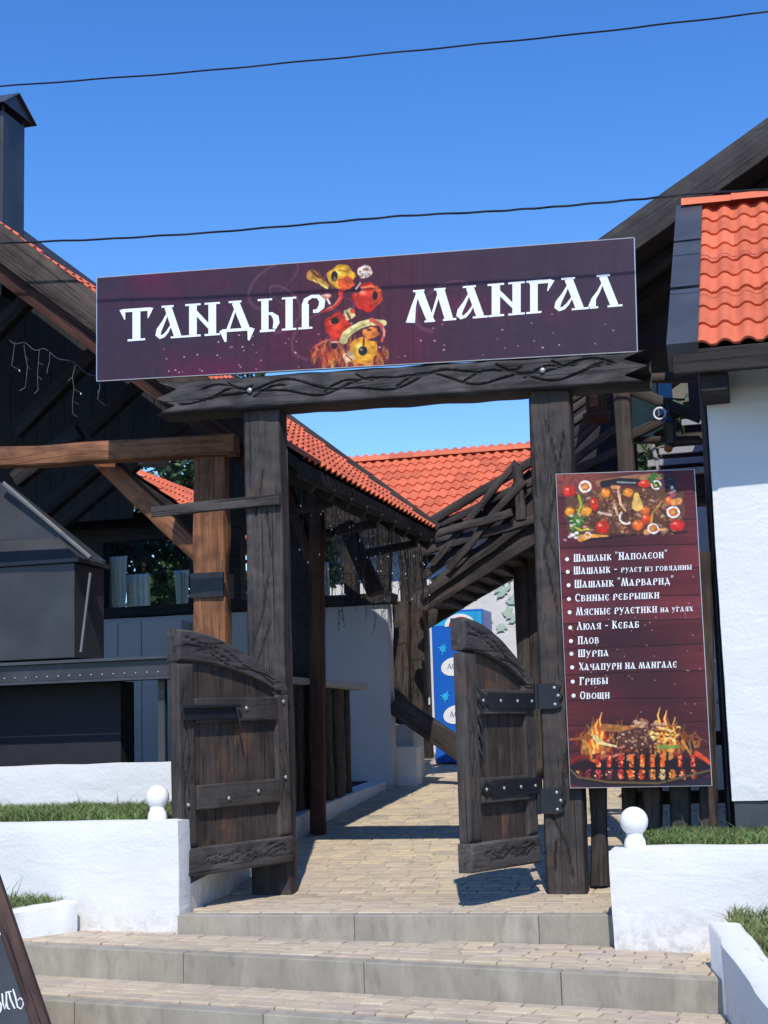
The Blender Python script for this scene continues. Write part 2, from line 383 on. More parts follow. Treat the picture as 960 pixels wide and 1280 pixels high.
def slab(name, fn, ns, nt, th, dvec, mat, parent, disp=None, M=None, smooth=40):
    """carved slab: fn(s,t)->(x,z) in local plane y=0 facing -y; disp(s,t) carves into +y; thickness th"""
    v = []; f = []; gr = []
    for i in range(ns + 1):
        for j in range(nt + 1):
            x, z = fn(i / ns, j / nt); d = disp(i / ns, j / nt) if disp else 0.0
            v.append((x, d, z)); gr.append(min(1.0, max(0, d - 0.003) / 0.006))
    nf = len(v); W = nt + 1
    for i in range(ns):
        for j in range(nt): f.append((i * W + j, (i + 1) * W + j, (i + 1) * W + j + 1, i * W + j + 1))
    rim = [i * W for i in range(ns + 1)] + [ns * W + j for j in range(1, W)] + [i * W + nt for i in range(ns - 1, -1, -1)] + [j for j in range(nt - 1, 0, -1)]
    b0 = len(v)
    for k in rim: x, y, z = v[k]; v.append((x, th, z)); gr.append(0)
    m = len(rim)
    for k in range(m):
        k2 = (k + 1) % m; f.append((rim[k], b0 + k, b0 + k2, rim[k2]))
    # back cover strip by strip
    bi = {rim[k]: b0 + k for k in range(m)}
    for i in range(ns):
        f.append((bi[i * W], bi[i * W + nt], bi[(i + 1) * W + nt], bi[(i + 1) * W]))
    me = mesh(name, v, f, smooth)
    a = me.attributes.new('groove', 'FLOAT', 'POINT'); a.data.foreach_set('value', gr)
    return link(name, me, mat, parent, M)
def groover(lines, width=0.012, depth=0.014, rough=0.004, sd=0.0, cell=None):
    """lines: polylines in metres; returns f(x,z) depth"""
    segs = []
    for ln in lines:
        for a, b in zip(ln[:-1], ln[1:]): segs.append((a[0], a[1], b[0], b[1]))
    S = np.array(segs) if segs else None
    def f(x, z):
        d = 0.0
        if S is not None:
            ax, az, bx, bz = S.T; ux, uz = bx - ax, bz - az
            t = np.clip(((x - ax) * ux + (z - az) * uz) / (ux * ux + uz * uz + 1e-12), 0, 1)
            m = float(np.min(np.hypot(x - ax - t * ux, z - az - t * uz)))
            if m < width: d = depth * (1 - (m / width) ** 2)
        return d + rough * (0.5 + noise.noise(Vector((x * 6 + sd, z * 14, sd))))
    return f
def wavy(x0, x1, z, amp, per, ph=0.0, n=30):
    return [(x0 + (x1 - x0) * i / n, z + amp * math.sin(2 * math.pi * ((x0 + (x1 - x0) * i / n) / per) + ph)) for i in range(n + 1)]

# ------------------------------------------------------------ ground, path, steps
def ground_z(x, y):
    if y < -1.0: z = -0.62
    elif y < 0: z = -0.62 + 0.5 * (y + 1)
    else: z = gz(y) - 0.12
    if y > 14: z += 0.02 * (y - 14)
    return z
xs = [-900, -300, -80, -30, -12, -6, -3, 0, 3, 6, 12, 30, 80, 300, 900]
ys = [-300, -60, -20, -6, -1.0, 0, 4, 8, 14, 25, 60, 150, 400, 900]
v = [(x, y, ground_z(x, y) if y < 60 else ground_z(x, 60)) for y in ys for x in xs]
f = [(j * len(xs) + i, j * len(xs) + i + 1, (j + 1) * len(xs) + i + 1, (j + 1) * len(xs) + i) for j in range(len(ys) - 1) for i in range(len(xs) - 1)]
tag(geo('ground', v, f, M_GROUND, origin=(0, 0, 0)), kind='structure')

def paver_mesh(w_, d_, sd):
    rs = random.Random(sd); j = lambda: rs.uniform(-0.006, 0.006); h = 0.05
    g = 0.0028
    lo = [(-w_ / 2 + g + j(), -d_ / 2 + g + j()), (w_ / 2 - g + j(), -d_ / 2 + g + j()), (w_ / 2 - g + j(), d_ / 2 - g + j()), (-w_ / 2 + g + j(), d_ / 2 - g + j())]
    tp = [(x * (1 - 0.012 / w_), y * (1 - 0.012 / d_)) for x, y in lo]
    v = [(x, y, -h) for x, y in lo] + [(x, y, -0.006) for x, y in lo] + [(x, y, 0) for x, y in tp]
    f = [(8, 9, 10, 11)]
    for a in range(4):
        b = (a + 1) % 4; f += [(a, b, 4 + b, 4 + a), (4 + a, 4 + b, 8 + b, 8 + a)]
    return v, f
PV = {}
def paver(w_, d_, k):
    key = (round(w_, 3), round(d_, 3), k)
    if key not in PV:
        v, f = paver_mesh(w_, d_, hash(key) % 1000); me = mesh('paving_stone', v, f)
        ca = me.color_attributes.new('print', 'FLOAT_COLOR', 'POINT'); g = 0.92 + 0.05 * k
        ca.data.foreach_set('color', [g, g * (0.99 if k else 1.01), g, 1.0] * len(v)); me.materials.append(M_PAVE); PV[key] = me
    return PV[key]
def pave(parent, inside, zf, y0, y1, x0, x1, limit=300, rowd=0.135, skew=0.0):
    """pavers row by row from the front; beyond the limit one joined part"""
    rs = random.Random(int(y0 * 100) + 5); cnt = 0; rest = MB(); cols = []
    y = y0; row = 0
    while y < y1:
        d_ = rowd * rs.choice((0.85, 1.0, 1.0, 1.2)); x = x0 - rs.uniform(0, 0.2)
        while x < x1:
            w_ = rs.choice((0.115, 0.15, 0.175, 0.2, 0.235)); cx, cy = x + w_ / 2, y + d_ / 2 + skew * (x + w_ / 2)
            if inside(cx - w_ * 0.35, cy) and inside(cx + w_ * 0.35, cy) and inside(cx, cy - d_ * .3) and inside(cx, cy + d_ * .3):
                z = zf(cx, cy) + rs.uniform(-0.0015, 0.0015)
                sy = (zf(cx, cy + 0.05) - zf(cx, cy - 0.05)) / 0.1; sx = (zf(cx + 0.05, cy) - zf(cx - 0.05, cy)) / 0.1
                if cnt < limit:
                    M = Matrix.Translation((cx, cy, z)) @ Matrix.Rotation(math.atan(sy), 4, 'X') @ Matrix.Rotation(-math.atan(sx), 4, 'Y') @ Matrix.Rotation(math.atan(skew) + rs.uniform(-0.02, 0.02), 4, 'Z')
                    link('paving_stone', paver(w_, round(d_, 3), rs.randrange(3)), None, parent, M); cnt += 1
                else:
                    pv, pf = paver_mesh(w_, d_, rs.randrange(9999)); n0 = len(rest.v)
                    rest.add([(cx + a, cy + b, z + c + sy * b) for a, b, c in pv], pf)
                    base = rs.choice(((0.95, 0.92, 0.95), (1.12, 1.1, 1.0), (1.0, 1.0, 1.0), (0.85, 0.86, 0.92), (1.05, 1.03, 0.95)))
                    cols += [base[0], base[1], base[2], 1.0] * len(pv)
            x += w_
        y += d_; row += 1
    if rest.v:
        o = rest.build('paving_stones', M_PAVE, parent)
        ca = o.data.color_attributes.new('print', 'FLOAT_COLOR', 'POINT'); ca.data.foreach_set('color', cols); o['kind'] = 'stuff'

PLX = lambda y: -1.42 - 0.5 * max(0, min(1, (y + 1.2) / 4.0)) - 0.03 * max(0, y - 2.8)     # left edge of the path
path = thing('path', (0, 0, 0), kind='structure')
v = []; f = []
for y in (-1.2, 0, 3, 6, 9, 12.4): v += [(-3.2, y, gz(y) - 0.012), (4.5, y, gz(y) - 0.012)]
for i in range(5): f.append((2 * i, 2 * i + 1, 2 * i + 3, 2 * i + 2))
geo('mortar_bed', v, f, M_PAVE_BED, path)
pave(path, lambda x, y: x > PLX(y) - 0.05 and (x < 1.42 if y < 0.0 else x < (1.9 if y < 3 else 3.2)) and y > -1.08, lambda x, y: gz(y), -1.08, 11.2, -2.7, 3.2, 300)

# curb stones of the three steps. top-front edge lines measured on the photo
Z2 = lambda x: -0.145 - 0.022 * x
def e1(x): return -1.25 + 0.01 * x
def e2(x): return -2.17 - 0.105 * x
Z3 = lambda x: Z2(x) - 0.155
def e3(x): return -2.98 - 0.10 * x
Z4 = lambda x: Z3(x) - 0.16
steps = thing('steps', (0, -2, -0.3), kind='structure')
def curb(e, z, zb, joints, dep=0.13):
    for a, b in zip(joints[:-1], joints[1:]):
        a2, b2 = a + 0.0015, b - 0.0015
        lo = [(a2, e(a2), zb(a2) - 0.05), (b2, e(b2), zb(b2) - 0.05), (b2, e(b2) + dep, zb(b2) - 0.05), (a2, e(a2) + dep, zb(a2) - 0.05)]
        j = random.uniform(-0.002, 0.002)
        hi = [(x, y, z(x) + 0.002 + j) for x, y, _ in lo]
        bev(MB().hexa(lo, hi).build('kerb_stone', M_CONC, steps), 0.006, 2)
jx = lambda px, py, z: at(px, py, 'z', z).x
curb(e1, lambda x: 0.0, Z2, [-1.42, jx(443, 1144, 0), jx(673, 1144, 0), 1.39])
curb(e2, Z2, Z3, [-3.1, -2.3, jx(224, 1195, -.13), jx(461, 1200, -.15), jx(705, 1208, -.16), 2.2])
curb(e3, Z3, Z4, [-3.3, -2.2, jx(83, 1256, -.27), jx(333, 1264, -.29), 1.0, 2.2])
def tread(e_hi, e_lo, z, x0, x1, zz):
    v = [(x0, e_lo(x0) + .1, z(x0) - .012), (x1, e_lo(x1) + .1, z(x1) - .02), (x1, e_hi(x1) + .01, z(x1) - .02), (x0, e_hi(x0) + .01, z(x0) - .02)]
    geo('mortar_bed', v, [(0, 1, 2, 3)], M_PAVE_BED, steps)
tread(e1, e2, Z2, -3.1, 2.2, 0)
geo('mortar_bed', [(-3.4, e2(-3.4) + .01, Z3(-3.4) - .02), (-3.4, e3(-3.4) + .1, Z3(-3.4) - .02), (2.35, e3(2.35) + .1, Z3(2.35) - .02), (2.35, e2(2.35) + .01, Z3(2.35) - .02)], [(0, 1, 2, 3)], M_PAVE_BED, steps)
geo('mortar_bed', [(-3.4, -5, -.475), (2.5, -5, -.475), (2.5, -2.9, -.475), (-3.4, -2.6, -.475)], [(0, 1, 2, 3)], M_PAVE_BED, steps)
pave(steps, lambda x, y: e2(x) + 0.13 < y < (e1(x) - .005 if -1.43 < x < 1.40 else -0.85), lambda x, y: Z2(x), -2.55, -0.6, -2.6, 2.3, 110, skew=-0.05)
pave(steps, lambda x, y: e3(x) + 0.13 < y < e2(x) - .005, lambda x, y: Z3(x), -3.35, -1.8, -3.0, 2.35, 130, skew=-0.1)
for o in [o for o in COL.objects if o.name.startswith('paving_stones') and o.parent == steps]: o['kind'] = 'stuff'

# ------------------------------------------------------------ white garden walls and beds
wl = plaster_box('planter_wall', -5.2, -1.425, -1.22, -1.0, -0.35, 0.60, M_WHITE)
tag(wl, 'long white plastered garden wall left of the top step, carrying a round lamp', 'garden wall')
pl = MB()
seq = [(-1.44, -1.0), (-1.60, 0.3), (-1.82, 1.8), (-1.95, 3.2), (-2.0, 4.6), (-2.03, 6.2)]
ht = lambda y: 0.17 if y < 0 else (0.20 if y < .5 else 0.27 - 0.03 * y)
for (xa, ya), (xb, yb) in zip(seq[:-1], seq[1:]):
    pl.hexa([(xa - .28, ya, gz(ya) - .1), (xa, ya, gz(ya) - .1), (xb, yb, gz(yb) - .1), (xb - .28, yb, gz(yb) - .1)],
            [(xa - .28, ya, gz(ya) + ht(ya)), (xa, ya, gz(ya) + ht(ya)), (xb, yb, gz(yb) + ht(yb)), (xb - .28, yb, gz(yb) + ht(yb))])
tag(pl.build('path_plinth', M_WHITE, None, 60), 'low white plinth curving along the left edge of the paved path', 'plinth')
w2 = plaster_box('terrace_wall', -6.5, -2.24, 0.7, 0.95, 0.2, 0.955, M_WHITE)
tag(w2, 'white plastered terrace wall behind the left grass strip under the grill counter', 'wall')
wr = plaster_box('planter_wall', 1.385, 5.0, -1.42, -1.05, -0.30, 0.40, M_WHITE)
tag(wr, 'white plastered garden wall right of the top step, below the menu board', 'garden wall')
def bed(name, label, quad, mat=M_TURF):
    o = geo(name, quad, [(0, 1, 2, 3)], mat); tag(o, kind='structure'); return o
bed('soil_left', '', [(-5.2, -1.02, .57), (-1.5, -1.02, .57), (-1.85, 0.72, .60), (-5.2, 0.72, .60)])
# low kerb walls of the front beds
a0, a1 = Vector((-2.11, -1.30, 0)), Vector((-2.85, -2.9, 0))
def lowwall(name, p0, p1, wd, zb, z0, z1, label, side=1):
    d = (p1 - p0).normalized(); nn = Vector((-d.y, d.x, 0)) * side * wd; n = 14; L = (p1 - p0).length; mb = MB()
    rings = []
    for i in range(n + 1):
        c = p0.lerp(p1, i / n); zt = z0 + (z1 - z0) * i / n
        jj = lambda k: noise.noise(Vector((i * .6, k * 3.1, L))) * 0.012
        rings.append([c + Vector((0, 0, zb + c.z)), c + nn * 1.0 + Vector((0, 0, zb)), c + nn + Vector((jj(1), 0, zt - .015 + jj(2))), c + nn * .88 + Vector((0, 0, zt + jj(3))), c + nn * .12 + Vector((0, 0, zt + jj(4))), c + Vector((jj(5), 0, zt - .015 + jj(6)))])
    for r in rings: mb.v += r
    for i in range(n):
        for k in range(6):
            k2 = (k + 1) % 6; mb.f.append((i * 6 + k, i * 6 + k2, i * 6 + 6 + k2, i * 6 + 6 + k))
    mb.f.append((0, 5, 4, 3, 2, 1)); mb.f.append(tuple(n * 6 + k for k in range(6)))
    return tag(mb.build(name, M_WHITE, None, 50), label, 'garden wall')
kl = lowwall('bed_kerb_wall', a0, a1, 0.16, -0.5, 0.10, 0.04, 'short low white kerb wall round the small grass bed by the chalkboard', -1)
b0_, b1_ = at(886, 1160, 'z', .02), at(1012, 1330, 'z', -.1)
b0_.z = 0; b1_.z = 0
kr = lowwall('bed_kerb_wall', b0_, b1_, 0.17, -0.6, 0.05, -0.10, 'slanting low white kerb wall at the right end of the steps', 1)
bed('soil_left_front', '', [(-2.2, -1.21, .06), (-5, -1.21, .06), (-5, -2.9, 0.0), (-2.93, -2.88, -.0)])
bed('soil_right', '', [(1.45, -1.1, .37), (5, -1.1, .37), (5, 0.1, .39), (1.45, 0.1, .39)])
bed('soil_right_front', '', [(b0_.x + .12, -1.43, .0), (5, -1.43, .0), (5, b1_.y, -.14), (b1_.x + .15, b1_.y, -.14)])
sb = MB().box(1.43, 5, -1.1, -0.06, -.3, .368); tag(sb.build('soil_bank', M_TURF), kind='structure')
# mound of plaster beside the right lamp
def grass(name, inside, zf, x0, x1, y0, y1, n, h, label, dry=0.0, slant=0.55):
    rs = random.Random(n); mb_v = []; mb_f = []; cols = []; k = 0
    while k < n:
        x, y = rs.uniform(x0, x1), rs.uniform(y0, y1)
        if not inside(x, y): continue
        k += 1
        hh = h * rs.uniform(0.5, 1.25) * (1.0 + 0.45 * noise.noise(Vector((x * 3, y * 3, 0)))); a = rs.uniform(0, 6.28); wd = rs.uniform(0.003, 0.006)
        if rs.random() < 0.006: hh *= 1.9
        bx, by = math.cos(a) * wd, math.sin(a) * wd; lx, ly = rs.gauss(0, slant) * hh, rs.gauss(0, slant) * hh; z = zf(x, y)
        b = len(mb_v)
        mb_v += [(x - bx, y - by, z - .01), (x + bx, y + by, z - .01), (x + lx * .4 + bx * .7, y + ly * .4 + by * .7, z + hh * .6), (x + lx * .4 - bx * .7, y + ly * .4 - by * .7, z + hh * .6), (x + lx * 1.2, y + ly * 1.2, z + hh)]
        mb_f += [(b, b + 1, b + 2, b + 3), (b + 3, b + 2, b + 4)]
        g = rs.uniform(0.7, 1.25) * (1 + .35 * noise.noise(Vector((x * 1.7, y * 1.7, 4))))
        c = (0.125 * g, 0.20 * g, 0.06 * g) if rs.random() > 0.22 + dry else (0.24 * g, 0.22 * g, 0.09 * g)
        cols += [c[0], c[1], c[2], 1.0] * 5
    me = bpy.data.meshes.new(name); me.from_pydata(mb_v, [], mb_f); me.update()
    ca = me.color_attributes.new('print', 'FLOAT_COLOR', 'POINT'); ca.data.foreach_set('color', cols)
    o = link(name, me, M_GRASS); tag(o, label, 'grass', kind='stuff'); return o
grass('grass', lambda x, y: x < -1.55 - (y + 1) * .22, lambda x, y: .58, -5.0, -1.62, -1.0, .69, 27000, .075, 'strip of short green grass between the two white walls on the left')
grass('grass', lambda x, y: x < -2.24 - (-1.3 - y) * .46, lambda x, y: .05, -4.2, -2.2, -2.75, -1.22, 15000, .085, 'small grass bed beside the chalkboard at lower left', 0.1)
grass('grass', lambda x, y: True, lambda x, y: .375, 1.5, 3.6, -1.04, -.12, 20000, .07, 'grass strip in front of the white house wall on the right')
grass('grass', lambda x, y: x > b0_.x + .15 + (b0_.y - y) * (b1_.x - b0_.x) / (b0_.y - b1_.y) + .02, lambda x, y: .0 - (-1.43 - y) * .06, 2.0, 4.0, b1_.y, -1.44, 16000, .085, 'grass bed behind the slanting kerb wall at lower right', 0.35)

# globe lamps
def globe(p, label, r):
    t = thing('globe_lamp', p, label, 'lamp', 'white globe lamps on the garden walls')
    x, y, z = p
    MB().sphere((x, y, z + .075 + r * .93), r, 32, 20).build('globe', M_BALL, t, 80)
    mb = MB(); n = 24; prof = [(.060, -.01), (.066, .005), (.064, .03), (.058, .05), (.050, .062), (.052, .085), (.040, .1)]
    for i, (rr, zz) in enumerate(prof):
        for k in range(n): mb.v.append(Vector((x + rr * math.cos(6.2832 * k / n), y + rr * math.sin(6.2832 * k / n), z + zz)))
    for i in range(len(prof) - 1):
        for k in range(n): k2 = (k + 1) % n; mb.f.append((i * n + k, i * n + k2, i * n + n + k2, i * n + n + k))
    mb.build('lamp_base', M_BALL, t, 50)
pL = at(197, 1031, 'y', -1.04); pR = at(794, 1058, 'y', -1.25)
globe((pL.x, -1.04, .597), 'white globe lamp on the left garden wall, beside the open gate leaf', .079)
globe((pR.x, -1.25, .398), 'white globe lamp on the right garden wall, under the menu board', .085)

# ------------------------------------------------------------ the gate
gate = thing('gate', (0, .25, 0), 'dark carved timber gate frame of two posts and a zigzag ended lintel', 'gate')
def carved_post(x_top0, x_top1, x_bot0, x_bot1, y, z0, z1, dep, lines, sd):
    H = z1 - z0
    def fn(s, t):
        z = z0 + H * t; wob = 0.012 * noise.noise(Vector((t * 5 + sd, 1 if s < .5 else 7, 0)))
        a = x_bot0 + (x_top0 - x_bot0) * t; b = x_bot1 + (x_top1 - x_bot1) * t
        return a + (b - a) * s + wob, z
    gf = groover(lines, .008, .013, .005, sd)
    def dp(s, t):
        x, z = fn(s, t); e = min(s, 1 - s) * (x_top1 - x_top0)
        return gf(x, z) + (0.018 * (1 - e / .02) ** 2 if e < .02 else 0)
    slab('post', fn, 24, int(H / .016), dep, None, W_CARVEV, gate, dp, Matrix.Translation((0, y, 0)))
def zig(x, z0, z1, dx): return [(x, z0), (x + dx, (z0 + z1) / 2 - .1), (x + dx * .2, z1)]
def px4(a, b, c_, d, y): return [at(a[0], a[1], 'y', y).x, at(b[0], b[1], 'y', y).x, at(c_[0], c_[1], 'y', y).x, at(d[0], d[1], 'y', y).x]
PYF = -.03
carved_post(*px4((303, 515), (350, 512), (314, 1112), (364, 1112), PYF), PYF, gz(.2) - .02, 3.60, .15,
            [[(-1.22, 3.1), (-1.29, 2.75)], [(-1.2, 2.3), (-1.24, 2.05), (-1.34, 1.75)], [(-1.19, 1.95), (-1.3, 1.65), (-1.33, 1.5)], [(-1.38, 2.9), (-1.37, 2.2)], [(-1.2, 2.8), (-1.17, 2.45)]], 3.0)
carved_post(*px4((660, 490), (712, 487), (683, 1110), (733, 1108), PYF), PYF, gz(.2) - .02, 3.57, .15,
            [[(1.05, 3.2), (.97, 2.8), (.87, 2.35), (.95, 1.9)], [(.93, 3.3), (1.0, 2.9), (1.03, 2.5)], [(.86, 2.6), (.98, 2.2), (1.01, 1.95)], [(.98, 1.38), (1.0, 1.1), (.93, .82), (.92, .7)], [(1.0, 1.0), (.95, .78)], [(.83, .55), (.94, .3), (.97, .1)], [(.86, .35), (.84, .15)], [(.82, 3.2), (.83, 2.75)]], 9.0)
# lintel with sawtooth ends
LY = -.115
la, lb_, lc, ld = at(200, 518, 'y', LY), at(800, 478, 'y', LY), at(195, 478, 'y', LY), at(808, 436, 'y', LY)
LZ0 = lambda x: la.z + (x - la.x) * (lb_.z - la.z) / (lb_.x - la.x)
LZ1 = lambda x: lc.z + (x - lc.x) * (ld.z - lc.z) / (ld.x - lc.x)
llines = []
for ph, am in ((0, .055), (2.2, .05)):
    llines.append([(x, LZ0(x) + .13 + am * math.sin(x * 4.6 + ph) + .02 * math.sin(x * 11)) for x in np.arange(-1.85, 1.45, .03)][int(ph * 3):])
for x in (-1.6, -1.25, -.7, -.15, .35, .8, 1.2):
    llines.append([(x + i * .03, LZ0(x) + .09 + .07 * math.sin(i * .25) + random.uniform(-.004, .004)) for i in range(9)])
for x in (-1.45, -.45, .6, 1.0):
    llines.append([(x + i * .03, LZ0(x) + .20 - .05 * math.sin(i * .4)) for i in range(7)])
lgf = groover(llines, .010, .016, .008, 5.0)
def lfn(s, t):
    zz = (t * 2.0) % 1.0 if 0 < t < 1 else 0.0
    tooth = .17 * (1 - abs(2 * ((t * 2.0) % 1.0) - 1)) if 0 < t < 1 else 0
    xl = lc.x - .02 + tooth + .03 * t; xr = ld.x - tooth
    x = xl + (xr - xl) * s
    z = LZ0(x) + (LZ1(x) - LZ0(x)) * t + (.010 * noise.noise(Vector((x * 4, 0, 0))) if t in (0, 1) else 0)
    return x, z
def ldp(s, t):
    x, z = lfn(s, t); e = min(t, 1 - t) * .25
    return lgf(x, z) + (.02 * (1 - e / .03) ** 2 if e < .03 else 0)
slab('lintel', lfn, 340, 26, .30, None, W_CARVE, gate, ldp, Matrix.Translation((0, LY, 0)))
bolts('bolt', [at(312, 488, 'y', LY - .005), at(678, 463, 'y', LY - .005)], (0, -1, 0), .022, M_BOLT, gate)
# leaves
def leaf(label, hinge, free, zb, H, sag, latch):
    h = Vector((hinge[0], hinge[1], 0)); fr = Vector((free[0], free[1], 0)); W = (fr - h).length; X = (fr - h).normalized()
    # seen face looks to the +x side
    Nn = Vector((-X.y, X.x, 0));
    if Nn.dot(Vector((1, 0, 0))) < 0: Nn = -Nn
    # local frame: x along leaf, -y = seen face, z up (with a little sag)
    Z = Vector((0, 0, 1)); Xs = (X + Vector((0, 0, sag))).normalized(); Y = -Nn; Z = Xs.cross(Y); 
    flip = Z.z < 0
    if flip: Z = -Z
    M = Matrix.Translation(h + Vector((0, 0, zb))) @ Matrix((Xs, Y, Z)).transposed().to_4x4()
    root = link('gate_leaf', None, None, None, M); tag(root, label, 'gate leaf', 'open leaves of the timber gate')
    mirrored = M.determinant() < 0
    def part(name, v, f, mat, smooth=None, groove=None):
        if mirrored: f = [tuple(reversed(q)) for q in f]
        me = mesh(name, v, f, smooth)
        if groove is not None: a = me.attributes.new('groove', 'FLOAT', 'POINT'); a.data.foreach_set('value', groove)
        return link(name, me, mat, root, M)
    def bx(name, x0, x1, y0, y1, z0, z1, mat, bv=.006):
        mb = MB().box(x0, x1, y0, y1, z0, z1); return bev(part(name, mb.v, mb.f, mat), bv)
    TH = .085
    def carved(name, fn, ns, nt, y0, th, lines, mat, sd):
        gf = groover(lines, .0065, .010, .004, sd); v = []; f = []; gr = []; W_ = nt + 1
        for i in range(ns + 1):
            for j in range(nt + 1):
                x, z = fn(i / ns, j / nt); e = min(min(i, ns - i) / ns * W, min(j, nt - j) / nt * .2)
                d = gf(x, z); v.append((x, y0 + d + (.012 if e < 1e-6 else 0), z)); gr.append(min(1, max(0, d - .005) / .006))
        for i in range(ns):
            for j in range(nt): f.append((i * W_ + j, (i + 1) * W_ + j, (i + 1) * W_ + j + 1, i * W_ + j + 1))
        rim = [i * W_ for i in range(ns + 1)] + [ns * W_ + j for j in range(1, W_)] + [i * W_ + nt for i in range(ns - 1, -1, -1)] + [j for j in range(nt - 1, 0, -1)]
        b0 = len(v)
        for k in rim: v.append((v[k][0], y0 + th, v[k][2])); gr.append(0)
        m = len(rim)
        for k in range(m): f.append((rim[k], b0 + k, b0 + (k + 1) % m, rim[(k + 1) % m]))
        bi = {rim[k]: b0 + k for k in range(m)}
        for i in range(ns): f.append((bi[i * W_], bi[i * W_ + nt], bi[(i + 1) * W_ + nt], bi[(i + 1) * W_]))
        return part(name, v, f, mat, 40, gr)
    sw = .15
    Hh = H - .42       # height at the hinge
    arc = lambda a: Hh + (H - Hh) * math.sin(min(1, a) * math.pi / 2) ** .9       # a: 0 hinge, 1 free
    def top_fn(s, t):
        a = s; x = -.005 + (W + .01) * a
        zo = arc(a); zi = Hh - .005 + (H - Hh - .205) * max(0, math.sin(max(0, (a - .12) / .88) * math.pi / 2)) ** .85
        zi = min(zi, zo - .004)
        return x, zi + (zo - zi) * t
    rs = random.Random(int(W * 100))
    tl = []
    for k in range(2): tl.append([top_fn(.15 + .8 * i / 14, .25 + .25 * k + .16 * math.sin(i * .7 + k * 2)) for i in range(rs.randrange(8, 14))])
    tl.append([top_fn(.55, .3), top_fn(.75, .55), top_fn(.95, .5)]); tl.append([top_fn(.6, .9), top_fn(.78, .6), top_fn(.96, .8)])
    carved('top_board', top_fn, 64, 16, -.012, TH + .024, tl, W_CARVE, 2.0)
    bl = [[(W * (.08 + .8 * i / 16), .09 + .03 * math.sin(i * .9 + k * 1.6)) for i in range(16)] for k in (0, 1)] + [[(W * .5, .15), (W * .62, .1), (W * .75, .14)], [(W * .1, .13), (W * .25, .15)]]
    carved('bottom_board', lambda s, t: (-.004 + (W + .008) * s, .185 * t), 60, 14, -.012, TH + .024, bl, W_CARVE, 4.0)
    st = [[(W - sw * .5 + .03 * math.sin(i * .8), .35 + i * .08) for i in range(12)], [(W - sw * .45 - .03 * math.sin(i * .9), .4 + i * .07) for i in range(8)]]
    carved('stile', lambda s, t: (W - sw + sw * s, .188 + (H - .225 - .188) * t), 16, 70, 0.0, TH, st, W_CARVEV, 6.0)
    st2 = [[(sw * .5 + .025 * math.sin(i), .3 + i * .07) for i in range(9)]]
    carved('stile', lambda s, t: (sw * .9 * s, .188 + (Hh - .02 - .188) * t), 14, 60, 0.0, TH, st2, W_CARVEV, 8.0)
    px0, px1 = sw * .9, W - sw; npk = 4
    for k in range(npk):
        a = px0 + (px1 - px0) * k / npk + .002; b = px0 + (px1 - px0) * (k + 1) / npk - .002
        zt = lambda x: top_fn(x / W, 0)[1] + .03
        z0 = .15
        v = [(a, .03, z0), (b, .03, z0), (b, .06, z0), (a, .06, z0), (a, .03, zt(a)), (b, .03, zt(b)), (b, .06, zt(b)), (a, .06, zt(a))]
        bev(part('plank', v, [(3, 2, 1, 0), (4, 5, 6, 7), (0, 1, 5, 4), (1, 2, 6, 5), (2, 3, 7, 6), (3, 0, 4, 7)], W_LEAF), .005)
    zr1 = Hh - .21; zr2 = .43
    bx('rail', px0 + .002, px1 - .002, -.012, .03, zr1, zr1 + .165, W_GATE, .008)
    bx('rail', px0 + .002, px1 - .002, -.012, .03, zr2, zr2 + .165, W_GATE, .008)
    def lb(pts, r=.0145, mat=M_BOLT, nm='bolt', par=None):
        for x, y, z in pts:
            mb = MB().sphere((0, 0, 0), r, 12, 8); mb.v = [Vector((p.x, p.y * .6, p.z)) for p in mb.v]
            me = bpy.data.meshes.get('bolt_head_%g' % r) or mesh('bolt_head_%g' % r, mb.v, mb.f, 60)
            if not me.materials: me.materials.append(mat)
            link(nm, me, None, par or root, M @ Matrix.Translation((x, y, z)))
    if latch:
        lb([(W * .42, -.016, zr1 + .09), (sw * .4, -.003, zr1 + .13), (W * .33, -.016, zr2 + .09), (W * .6, -.016, zr2 + .06), (sw * .4, -.003, zr2 + .17), (W - sw * .45, -.003, zr2 + .04)])
        mb = MB().box(W * .52, W - .02, -.026, -.013, zr1 + .02, zr1 + .10); bev(part('latch_plate', mb.v, mb.f, M_IRON), .003)
        mb = MB().tube([(W * .50, -.04, zr1 + .11), (W + .01, -.04, zr1 + .11)], .012, 8); part('latch_bolt', mb.v, mb.f, M_IRON, 50)
        mb = MB().tube([(W * .54, -.04, zr1 + .10), (W * .53, -.05, zr1 + .04), (W * .5, -.045, zr1 - .08)], .008, 6); part('latch_handle', mb.v, mb.f, M_IRON, 50)
    else:
        for zr in (zr1 + .02, zr2 + .02):
            v = []; out = [(-.03, .02), (-.03, .125), (W * .72, .125), (W * .74, .10), (W * .80, .125), (W * .86, .072), (W * .80, .02), (W * .74, .045), (W * .72, .02)]
            m = len(out)
            v = [(x, -.022, zr + z) for x, z in out] + [(x, -.0125, zr + z) for x, z in out]
            f = [tuple(range(m)), tuple(reversed(range(m, 2 * m)))] + [(k, m + k, m + (k + 1) % m, (k + 1) % m) for k in range(m)]
            hs_ = part('hinge_strap', v, f, M_IRON)
            lb([(W * q, -.025, zr + .07) for q in (.08, .30, .55, .80)], .0125, par=hs_)
        mb = MB()
        for i in range(2):
            mb.tube([(W - sw - .01 + .012 * math.sin(k * .9 + i * 3.14), -.004 - .012 * math.cos(k * .9 + i * 3.14), .72 + k * .03) for k in range(17)], .009, 6)
        part('twisted_handle', mb.v, mb.f, M_IRON, 60)
    return root, M, W
